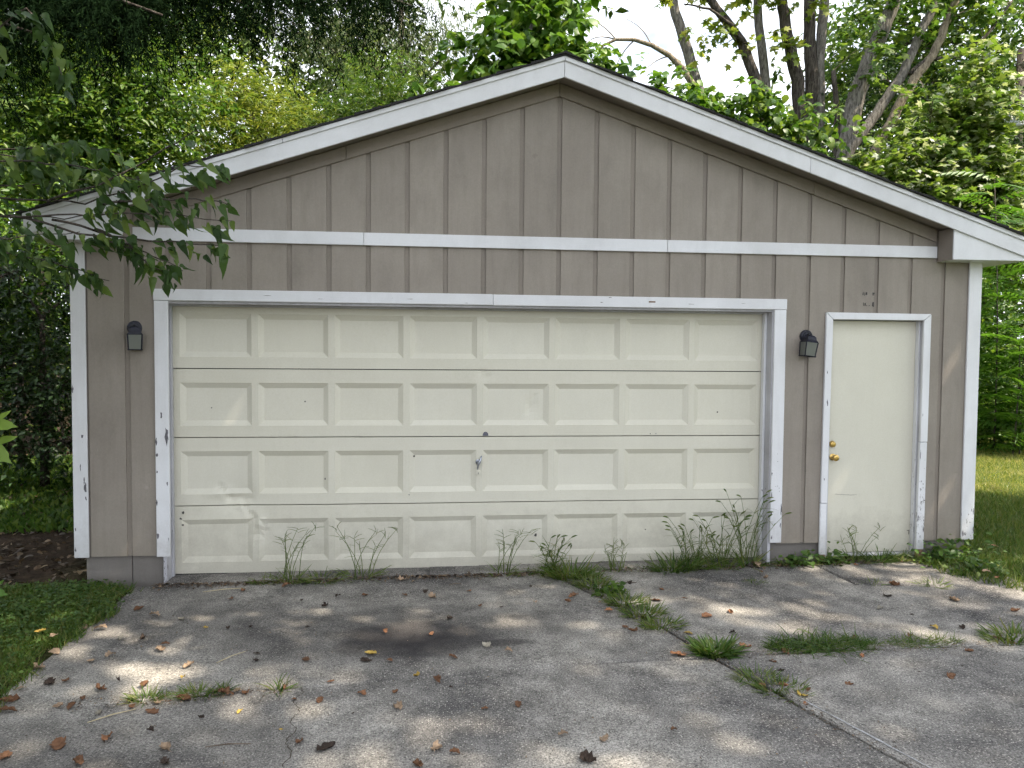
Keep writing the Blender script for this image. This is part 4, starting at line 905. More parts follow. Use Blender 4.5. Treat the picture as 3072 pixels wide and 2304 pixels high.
# distant wood reading as one mass
lob = []
for x in np.arange(-26, 36, 2.6):
    gap = 5.5 <= x <= 17.5
    hmax = 8.2 if gap else (16.5 if x < 1.5 else 10.5 if x < 4 else 15.5)
    for z in np.arange(1.5, hmax, 2.4): lob.append((x+random.uniform(-.8, .8), 21+random.uniform(-1.5, 2.5), z, 1.9, 1.3, 1.5))
for y in np.arange(-4, 20, 2.6):
    for z in np.arange(1.2, 9.5, 2.2): lob.append((-11.5+random.uniform(-1, 1)-.1*y, y, z, 1.3, 1.8, 1.5))
lob += [(l[0]*1.25, l[1]+6, l[2]*1.12, 2.4, 1.3, 1.8) for l in lob if l[1] > 18]
P, D_, Nn, cc = crown_twigs(lob, 4600, 5, 5, .8, .6)
tag(leaf_cloud('woodland', SI, P, D_, Nn, .46*rng.uniform(.6, 1.3, len(P)), LEAF['far']), 'distant leafy woodland behind the yard', 'woodland', kind='stuff')

# ---- conifer overhanging the upper left
root = empty('conifer', (-4.6, 2.2, 0), 'dark conifer with drooping boughs hanging over the upper left', 'tree'); b0 = Vector((-4.6, 2.2, 0))
mb = MB(); mb.tube([(0, 0, 0), (.05, 0, 4), (0, 0, 8), (0, 0, 13)], [.28, .24, .18, .05], 10); mb.build('trunk', M['bark_dark'], root, smooth=True)
boughs = [((-4.6, 2.2, 6.0), (1.95, 2.6, 5.75)), ((-4.6, 2.2, 6.9), (2.1, 3.0, 6.9)), ((-4.6, 2.2, 6.0), (1.0, 1.6, 5.3)), ((-4.6, 2.2, 6.2), (.2, 2.4, 5.55)), ((-4.6, 2.2, 5.6), (-.3, 1.2, 5.15)), ((-4.6, 2.2, 5.8), (-.9, 2.4, 5.6)),
          ((-4.6, 2.2, 5.2), (-1.3, 1.0, 4.6)), ((-4.6, 2.2, 4.9), (-1.9, .6, 4.3)), ((-4.6, 2.2, 5.4), (-.2, .8, 4.75)), ((-4.6, 2.2, 5.0), (-2.3, 1.4, 4.55)), ((-4.6, 2.2, 6.6), (-.6, 1.4, 6.1)), ((-4.6, 2.2, 7.6), (.8, 2.2, 7.0)), ((-4.6, 2.2, 6.4), (-1.4, 2.0, 5.9)), ((-4.6, 2.2, 5.6), (-2.4, .8, 5.0)), ((-4.6, 2.2, 6.2), (-2.0, 2.8, 5.8)),
          ((-4.6, 2.2, 8.0), (1.4, 3.4, 7.6)), ((-4.6, 2.2, 7.0), (.3, 3.4, 6.8)), ((-4.6, 2.2, 7.4), (-1.2, 3.2, 6.9)), ((-4.6, 2.2, 7.2), (-2.2, 1.2, 6.6)), ((-4.6, 2.2, 6.6), (1.5, 2.0, 5.85))]
PP, DD, SS = [], [], []
for i, (a, e) in enumerate(boughs):
    pt = curve(a, e, .10, 10, .03); mb = MB(); mb.tube([p-b0 for p in pt], taper(.06, .012, len(pt)), 6); mb.build('bough', M['bark_dark'], root, smooth=True)
    L = (Vector(e)-Vector(a)).length
    for j in range(int(L*36)):
        t_ = random.uniform(.12, 1.0)**.8; q = pt[min(9, int(t_*10))].lerp(pt[min(10, int(t_*10)+1)], t_*10 % 1)
        d = Vector((random.uniform(-.7, .9), random.uniform(-1, 1), random.uniform(-1.2, -.1))).normalized(); sl_ = random.uniform(.35, .95)*(1 if t_ < .9 else .7)
        n_ = int(64*sl_/.6)
        tt = np.linspace(0, 1, n_)
        p = np.array(q)+np.array(d)*sl_*tt[:, None]; p[:, 2] -= .35*sl_*tt**2
        dd = np.array(d)*.6+rng.normal(size=(n_, 3))*.55; dd[:, 2] -= .35
        PP.append(p+rng.normal(size=p.shape)*.025); DD.append(dd); SS.append(rng.uniform(.045, .10, n_))
P = np.concatenate(PP); D_ = np.concatenate(DD); S = np.concatenate(SS)
cr = leaf_cloud('crown', tmpl_lance(.16), P-np.array(b0), D_, rng.normal(size=P.shape), S, LEAF['conifer'], root); cr['kind'] = 'stuff'

# ---- mulberry: leafy sprays reaching in from the left, each leaf its own object
root = empty('mulberry', (-3.4, -.9, 0), 'mulberry tree with large drooping leaves reaching over the left eave', 'tree'); b0 = Vector((-3.4, -.9, 0))
mb = MB(); mb.tube([(0, 0, -.1), (.1, 0, 1.2), (.3, 0, 2.2), (.7, 0, 3.0)], [.12, .10, .08, .06], 8); mb.build('trunk', M['bark_dark'], root, smooth=True)
sprays = [  # branch polyline (world), leaves, droop
 ([(-2.7, -.9, 3.0), (-1.2, -1.1, 2.78), (-.5, -1.2, 2.75), (.0, -1.2, 2.72), (.35, -1.25, 2.82), (.62, -1.25, 2.98), (.86, -1.25, 2.95)], 34),
 ([(-2.7, -.9, 3.0), (-1.2, -1.2, 2.6), (-.4, -1.3, 2.62), (.1, -1.35, 2.62), (.5, -1.3, 2.66), (.92, -1.3, 2.62)], 36),
 ([(-.4, -1.3, 2.62), (.1, -1.3, 2.5), (.4, -1.3, 2.42), (.62, -1.3, 2.30)], 24),
 ([(-2.7, -.9, 2.8), (-1.2, -1.0, 2.5), (-.5, -1.1, 2.42), (-.15, -1.15, 2.33), (.14, -1.2, 2.24)], 26),
 ([(-2.7, -.9, 3.0), (-1.2, -1.4, 2.5), (-.7, -1.5, 2.45), (-.3, -1.5, 2.45), (.1, -1.5, 2.5)], 24),
 ([(-.15, -1.3, 2.6), (.25, -1.25, 2.5), (.6, -1.2, 2.5), (.86, -1.2, 2.46)], 20),
 ([(-2.7, -.9, 3.1), (-1.2, -1.2, 3.3), (-.6, -1.3, 3.6), (-.25, -1.35, 3.85), (-.12, -1.35, 3.65), (-.03, -1.35, 3.4)], 26),
 ([(-1.2, -1.2, 3.3), (-.6, -1.4, 3.45), (-.4, -1.4, 3.5)], 10),
 ([(-2.7, -.9, 3.0), (-1.4, -.6, 2.9), (-.7, -.6, 2.95), (-.2, -.7, 2.98), (.15, -.7, 3.0)], 30),
 ([(-2.7, -.9, 3.0), (-1.4, -.5, 2.7), (-.9, -.5, 2.75), (-.4, -.6, 2.72), (.0, -.6, 2.78)], 30),
 ([(-1.4, -.6, 2.9), (-.8, -.7, 3.15), (-.3, -.8, 3.2), (.1, -.9, 3.1)], 18),
 ([(-2.7, -.9, 3.1), (-1.2, -1.1, 3.0), (-.6, -1.2, 2.98), (-.2, -1.25, 2.95), (.15, -1.25, 2.92), (.4, -1.25, 2.86)], 30),
 ([(-2.7, -.9, 3.2), (-1.2, -.8, 3.15), (-.6, -.8, 3.1), (-.2, -.9, 3.12)], 22),
 ([(.1, -1.3, 2.55), (.3, -1.3, 2.45), (.42, -1.3, 2.34), (.56, -1.3, 2.26)], 14),
 ([(.15, -1.3, 2.7), (.45, -1.3, 2.74), (.7, -1.3, 2.76), (.9, -1.3, 2.72)], 16),
 ([(-.2, -1.25, 2.72), (.2, -1.3, 2.85), (.55, -1.3, 3.08), (.72, -1.28, 3.18)], 6)]
def tmpl_mulberry(fold=.30, curl=.22, wave=.03, kx=1.0):
    out = [(.0, -.02), (.13, -.05), (.29, .05), (.36, .20), (.34, .34), (.29, .44), (.27, .52), (.20, .66), (.10, .84), (0, 1.06)]
    mid = [(0, 0), (0, .12), (0, .24), (0, .36), (0, .44), (0, .54), (0, .64), (0, .74), (0, .88), (0, 1.0)]
    zf = lambda x, y: fold*abs(x)*(1-.5*y)-curl*y*y+wave*math.sin(9*y)*abs(x)*3
    v = [(x, y, zf(x, y)) for x, y in mid]; n = len(mid)
    for s in (-1, 1): v += [(s*x*kx*(1 if s > 0 else .9), y, zf(x, y)-.10*x*x*3) for x, y in out]
    f = []
    for i in range(n-1):
        f += [(i, i+1, n+i+1, n+i), (i+1, i, 2*n+i, 2*n+i+1)]
    return np.array(v), [np.array(f)]
MULS = [tmpl_mulberry(), tmpl_mulberry(.75, .45, .06, .85), tmpl_mulberry(.5, .8, .09, .95), tmpl_mulberry(1.1, .3, .05, .8)]
for pts, nl in [(p_, int(n_*1.9)) for p_, n_ in sprays]:
    q = []
    for i in range(len(pts)-1):
        for j in range(5): q.append(Vector(pts[i]).lerp(Vector(pts[i+1]), j/5)+Vector((0, 0, .01*math.sin(i*2+j))))
    q.append(Vector(pts[-1])); mb = MB(); mb.tube([p-b0 for p in q], taper(.009, .0025, len(q)), 5); br = mb.build('branch', M['bark_dark'], root, smooth=True)
    vis = [p for p in q if p.x > -.75 ] or q
    P, D_, Nn, S = [], [], [], []
    for j in range(nl):
        f = (j+.5)/nl*(len(vis)-1); i = int(f); p = vis[i].lerp(vis[min(i+1, len(vis)-1)], f-i); d = (vis[min(i+1, len(vis)-1)]-vis[max(i-1, 0)]).normalized()
        sd_ = d.cross(Vector((0, 0, 1))).normalized()*(1 if j % 2 else -1)
        p = p+Vector((random.uniform(-.05, .05), random.uniform(-.12, .12), random.uniform(-.07, .03)))
        dd = d*.6+sd_*.5+Vector((random.uniform(-.3, .3), random.uniform(-.3, .3), random.uniform(-1.4, -.2)))
        if -.42 < p.x+.25*(p.y+1.2) < .04 and 2.5 < p.z < 2.80: continue
        P.append(p); D_.append(dd); Nn.append((random.uniform(-.9, .9), random.uniform(-1.0, .3), random.uniform(.1, 1.0))); S.append(random.uniform(.05, .11))
    P, D_, Nn, S = (np.array(a_, float) for a_ in (P, D_, Nn, S))
    for vv_ in range(4): leaf_objects('leaf', 'mulberry%d' % vv_, MULS[vv_], P[vv_::4], D_[vv_::4], Nn[vv_::4], S[vv_::4], LEAF['mulberry'], br)
P, D_, Nn, cc = crown_twigs([(-1.9, -1.6, 3.6, .8, 1.0, 1.3), (-2.0, -2.8, 3.8, .9, .9, 1.3), (-2.4, -1.8, 2.2, .9, 1.0, .9), (-1.3, -2.2, 5.0, .8, .9, .7), (-2.6, -3.0, 2.2, .9, .9, 1.0)], 150, 5, 6, .4, .28)  # unseen crown mass, added to block skylight from the wall's left end
cr = leaf_cloud('crown', SI, P-np.array(b0), D_, Nn, .15*rng.uniform(.6, 1.3, len(P)), LEAF['mulberry'], root); cr['kind'] = 'stuff'
# maple sapling at the left frame edge
root = empty('maple_sapling', (-.15, -2.75, gz(-.1, -2.75)), 'pale green maple sapling poking in at the left frame edge', 'sapling')
mb = MB(); mb.tube([(0, 0, 0), (.12, 0, .5), (.25, -.1, 1.0), (.45, -.2, 1.42)], taper(.010, .004, 4), 6); stm = mb.build('stem', M['twig'], root, smooth=True)
P = np.array([(.36, -2.95, 1.50), (.34, -2.95, 1.43), (.30, -2.9, 1.46), (.33, -2.93, .80), (.22, -2.9, 1.2), (.2, -2.9, 1.0), (.33, -2.95, .72)])
D_ = np.array([(1, 0, -.1), (1, -.1, -.75), (.5, -.3, .1), (1, 0, -.2), (-.3, -.5, -.1), (.2, .6, -.2), (1, 0, -.5)]); Nn = np.array([(0, -.8, .6)]*7)
_o = [(0, 0), (.12, .04), (.34, -.02), (.50, .10), (.40, .16), (.30, .24), (.48, .34), (.66, .56), (.50, .56), (.36, .52), (.24, .46), (.20, .62), (.16, .78), (.08, .86), (0, 1.05)]
_v = [(0, .30, .02)]+[(x, y, -.16*(x*x+max(0, y-.4)**2)) for x, y in _o]+[(-x, y, -.20*(x*x+max(0, y-.4)**2)) for x, y in _o[-2:0:-1]]
SMP = np.array(_v), [np.array([(0, 1+i, 1+(i+1) % (len(_v)-1)) for i in range(len(_v)-1)])]
leaf_objects('leaf', 'sapling', SMP, P, D_, Nn, np.array([.12, .15, .11, .09, .11, .10, .08]), LEAF['catalpa'], root)

# ---- trees standing right and in front of the yard, whose shade falls on the driveway
tree('shade_maple', 'large dense maple standing right of the driveway', 'tree', [(14.5, -1.5, 0), (14.4, -1.5, 3), (14, -1.6, 6), (13, -1.6, 9)], (.35, .15),
     [(5.0, -1.9, 8.0, 1.5, 1.0, 1.0), (7.0, -1.8, 8.2, 1.7, 1.1, 1.1), (9.0, -1.7, 8.2, 1.8, 1.2, 1.2), (11.0, -1.6, 8.2, 1.9, 1.2, 1.3), (13.0, -1.5, 8.4, 2.0, 1.3, 1.4), (9, -1.9, 10, 3.2, 1.1, 1.2), (3.9, -2.2, 8.0, 1.3, .9, .8), (3.0, -1.8, 7.7, 1.3, .9, .8), (5.2, -2.4, 7.6, 1.3, .8, .7), (13.4, -.9, 8.2, 1.9, .8, .9)],
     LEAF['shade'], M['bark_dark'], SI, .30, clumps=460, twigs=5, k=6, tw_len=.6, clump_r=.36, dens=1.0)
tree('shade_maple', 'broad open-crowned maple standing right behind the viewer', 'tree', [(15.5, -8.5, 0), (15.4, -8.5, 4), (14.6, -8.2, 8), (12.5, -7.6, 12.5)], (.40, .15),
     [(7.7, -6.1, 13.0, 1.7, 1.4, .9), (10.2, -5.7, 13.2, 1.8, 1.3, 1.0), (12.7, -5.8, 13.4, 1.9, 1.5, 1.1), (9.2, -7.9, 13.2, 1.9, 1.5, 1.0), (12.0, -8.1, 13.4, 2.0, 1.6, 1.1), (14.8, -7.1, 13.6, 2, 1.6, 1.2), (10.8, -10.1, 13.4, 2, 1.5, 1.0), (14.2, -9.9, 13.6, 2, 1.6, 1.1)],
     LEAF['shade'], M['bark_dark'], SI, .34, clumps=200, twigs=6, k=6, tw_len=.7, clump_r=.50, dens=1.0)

tree('shade_maple', 'unseen leafy tree added left of the driveway to darken that side', 'tree', [(-5.2, -3.8, 0), (-5.1, -3.8, 2), (-4.8, -3.8, 4), (-4.4, -3.8, 6)], (.25, .12),  # added out of view: blocks skylight so the left side darkens
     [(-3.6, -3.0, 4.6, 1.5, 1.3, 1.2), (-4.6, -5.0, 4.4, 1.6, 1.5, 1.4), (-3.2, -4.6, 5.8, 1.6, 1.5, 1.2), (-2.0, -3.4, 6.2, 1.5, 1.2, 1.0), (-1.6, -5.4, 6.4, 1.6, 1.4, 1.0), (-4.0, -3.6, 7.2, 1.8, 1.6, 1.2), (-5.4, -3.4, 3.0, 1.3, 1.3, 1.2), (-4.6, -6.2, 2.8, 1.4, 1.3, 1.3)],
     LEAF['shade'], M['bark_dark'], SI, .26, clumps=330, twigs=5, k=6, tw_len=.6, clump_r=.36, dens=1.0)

# ------------------------------------------------------------------ lawn, ground cover, litter
def blade_tmpl():
    return np.array([(-.05, 0, 0), (.05, 0, 0), (.035, .55, .05), (-.035, .55, .05), (0, 1, .22)]), [np.array([(0, 1, 2, 3)]), np.array([(3, 2, 4)])]
BL = blade_tmpl()
def grass_patch(name, n, xf, hmin, hmax, mat, label, cat, flat=.5):
    P = xf(n); n = len(P)
    D_ = np.concatenate([rng.normal(size=(n, 2))*flat, np.ones((n, 1))], 1); Nn = np.concatenate([rng.normal(size=(n, 2)), np.full((n, 1), .2)], 1)
    return tag(leaf_cloud(name, BL, P, D_, Nn, rng.uniform(hmin, hmax, n), mat), label, cat, kind='stuff')
def zs(P, lift=0.0):
    return -.02+.0095*np.clip(P[:, 0], -2, 9)+.006*np.clip(P[:, 1], -9, 0)+lift
def lawn_right(n):
    x = rng.uniform(6.3, 15, n); y = rng.uniform(-1.9, 8, n)
    # driveway edge: diagonal then along the slab side
    keep = ((x > 6.95) | ((y < -.25) & (x > 6.25+(-.55-y)*.62) & (x > 6.22))) & (x < 9.2+1.0*np.maximum(y+1, 0)) 
    x, y = x[keep], y[keep]; P = np.stack([x, y, 0*x], -1); P[:, 2] = zs(P)+.02*np.sin(x*1.3+2*np.sin(y*.7))*np.cos(y*1.1)*(x > 6.8)-.005; return P
def lawn_far(n):
    P = lawn_right(n); return P[P[:, 1]+.5*np.sin(P[:, 0]*2)+rng.normal(size=len(P))*.3 > 2.2]
def lawn_near(n):
    P = lawn_right(n); return P[(P[:, 1] < 3) & (P[:, 1]+.5*np.sin(P[:, 0]*2)+rng.normal(size=len(P))*.3 < 2.4)]
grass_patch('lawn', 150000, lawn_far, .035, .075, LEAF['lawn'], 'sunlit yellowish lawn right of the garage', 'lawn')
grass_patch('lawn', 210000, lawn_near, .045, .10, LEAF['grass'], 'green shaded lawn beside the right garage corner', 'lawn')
def cover_left(n):
    x = rng.uniform(-1.5, .02, n); y = rng.uniform(-2.9, -.2, n)
    edge = -.08+.05*np.sin(y*5)+.04*np.sin(y*13); keep = (x < edge+rng.normal(size=n)*.03) & (x > -1.35-.2*y*0) & ((y < -.25) | (x < -.3))
    x, y = x[keep], y[keep]; P = np.stack([x, y, 0*x], -1); P[:, 2] = zs(P); return P
grass_patch('lawn', 30000, cover_left, .035, .085, LEAF['grass'], 'shaded grass left of the driveway', 'lawn', .7)
P = cover_left(30000); P = P[rng.random(len(P)) < np.clip((P[:, 1]+2.0)*.9, .12, 1)*np.clip(.75+.6*np.sin(P[:, 0]*9+3*np.sin(P[:, 1]*4))*np.cos(P[:, 1]*7), .1, 1)]; n = len(P); P[:, 2] += rng.uniform(.01, .075, n)*np.clip(1-np.abs(P[:, 0]+.6)*.5, .5, 1)
tag(leaf_cloud('ground_cover', tmpl_simple(.95, .06, .05), P, rng.normal(size=(n, 3))*np.array([1, 1, .25]), np.array([0, 0, 1.0])+rng.normal(size=(n, 3))*.3, rng.uniform(.013, .030, n), LEAF['clover']), 'low leafy ground cover at the left garage corner', 'ground cover', kind='stuff')
n = 6000; x = rng.uniform(-7, -.58, n); y = rng.uniform(-.2, 9, n); P = np.stack([x, y, 0*x], -1); P[:, 2] = zs(P)+.03+.02*np.sin(x*1.3+2*np.sin(y*.7))*np.cos(y*1.1)
tag(leaf_cloud('leaf_litter', OV, P, rng.normal(size=(n, 3))*np.array([1, 1, .3]), np.array([0, 0, 1.0])+rng.normal(size=(n, 3))*.45, rng.uniform(.03, .08, n), LEAF['litter']), 'fallen leaves covering the shaded dirt left of the garage', 'leaf litter', kind='stuff')
n = 14000; x = rng.uniform(-5, -.75, n); y = rng.uniform(1.6, 7, n); P = np.stack([x, y, 0*x], -1); P[:, 2] = zs(P)+.01
tag(leaf_cloud('undergrowth', SI, P, np.concatenate([rng.normal(size=(n, 2))*.8, np.ones((n, 1))], 1), rng.normal(size=(n, 3)), rng.uniform(.05, .13, n), LEAF['mid']), 'patchy green undergrowth behind the left garage corner', 'undergrowth', kind='stuff')

# ------------------------------------------------------------------ weeds in joints and along the walls
WEEDS = [
(0.880,-0.225,'mat',0.10,0.10,'low weedy grass at the garage door foot, leftmost clump of the row'),
(1.087,-0.230,'crab',0.12,0.50,'thin tall crabgrass with spread seed heads before the second door panel'),
(1.308,-0.233,'mat',0.13,0.16,'dense low grass at the door foot between two tall crabgrass plants'),
(1.622,-0.204,'crab',0.13,0.50,'tall pale crabgrass fanning right before the third door panel'),
(2.747,-0.225,'crab',0.10,0.42,'wiry crabgrass plant before the fifth door panel'),
(2.925,-0.220,'mat',0.08,0.10,'low flat weed patch right of the wiry crabgrass at the door'),
(3.136,-0.252,'fox',0.11,0.36,'loose foxtail grass left of the bright green tuft at the door'),
(3.282,-0.357,'tuft',0.15,0.26,'bright green dense grass tuft where diagonal joint meets garage door'),
(3.411,-0.420,'tuft',0.10,0.14,'low green tuft right under the bright tuft at the door'),
(3.693,-0.225,'crab',0.10,0.28,'spiky small grass plant before the seventh door panel'),
(3.932,-0.225,'mat',0.10,0.08,'low scrubby weeds between two spiky plants at the door'),
(4.163,-0.272,'tuft',0.16,0.24,'dark green spiky tuft before the eighth door panel'),
(4.346,-0.235,'fox',0.13,0.50,'foxtail grass with long nodding seed heads before last door panel'),
(4.547,-0.238,'fox',0.14,0.52,'foxtail grass second from the right garage door jamb'),
(4.806,-0.208,'fox',0.13,0.72,'tallest foxtail grass against the right garage door jamb'),
(5.285,-0.235,'leafy',0.14,0.16,'leafy weeds under the right wall lantern'),
(5.149,-0.218,'tuft',0.07,0.10,'small weed at the outer foot of the right garage jamb'),
(5.568,-0.231,'leafy',0.11,0.20,'broad leafy weed at the left foot of the side door'),
(5.781,-0.215,'crab',0.10,0.36,'thin pale grass stems before the middle of the side door'),
(6.017,-0.200,'tuft',0.13,0.20,'dark spiky grass at the side door sill'),
(6.229,-0.203,'tuft',0.08,0.14,'short grass at the right end of the side door sill'),
(6.462,-0.308,'leafy',0.20,0.26,'leafy green weeds right of the side door trim'),
(6.715,-0.255,'leafy',0.22,0.30,'bushy green weeds at the right garage corner'),
(6.597,-0.608,'leafy',0.20,0.20,'low spreading weeds between garage corner and driveway edge'),
(3.428,-0.626,'tuft',0.13,0.15,'sunlit grass tuft in diagonal joint, closest to garage'),
(3.513,-0.815,'leafy',0.12,0.13,'second grass patch down the diagonal joint'),
(3.573,-1.019,'tuft',0.13,0.14,'third grass patch down the diagonal joint'),
(3.630,-1.248,'tuft',0.14,0.14,'fourth grass patch down the diagonal joint, with yellow leaves'),
(3.690,-1.472,'tuft',0.13,0.12,'fifth grass patch down the diagonal joint, lowest of the chain'),
(3.879,-1.937,'dense',0.11,0.12,'round dense dark green grass tuft standing alone on the joint'),
(3.973,-2.302,'tuft',0.13,0.10,'grass patch on lower diagonal joint, upper half'),
(4.046,-2.432,'tuft',0.13,0.11,'grass patch on lower diagonal joint, lower half with long blades'),
(4.085,-2.521,'mat',0.08,0.07,'tiny grass at the lowest end of the lower joint patch'),
(0.698,-2.189,'tuft',0.08,0.10,'grass sprig in left crack, leftmost'),
(0.836,-2.173,'mat',0.10,0.06,'low grass in the left crack beside big brown leaf'),
(0.950,-2.159,'tuft',0.11,0.09,'grass in the left crack, middle of the row'),
(1.067,-2.129,'crab',0.04,0.09,'dark sprig poking up by leaves in the left crack'),
(1.369,-2.145,'crab',0.05,0.11,'small dark spiky sprig right of the left crack'),
(4.691,-0.664,'tuft',0.07,0.07,'small green tuft on the slab below right lantern'),
(6.031,-0.874,'crab',0.10,0.10,'sparse wispy weed on the slab right of the side door'),
(5.599,-0.778,'crab',0.07,0.07,'dry wispy weed on the slab before the side door'),
(5.843,-1.930,'tuft',0.20,0.14,'olive grass clump in horizontal joint at the right edge'),
]
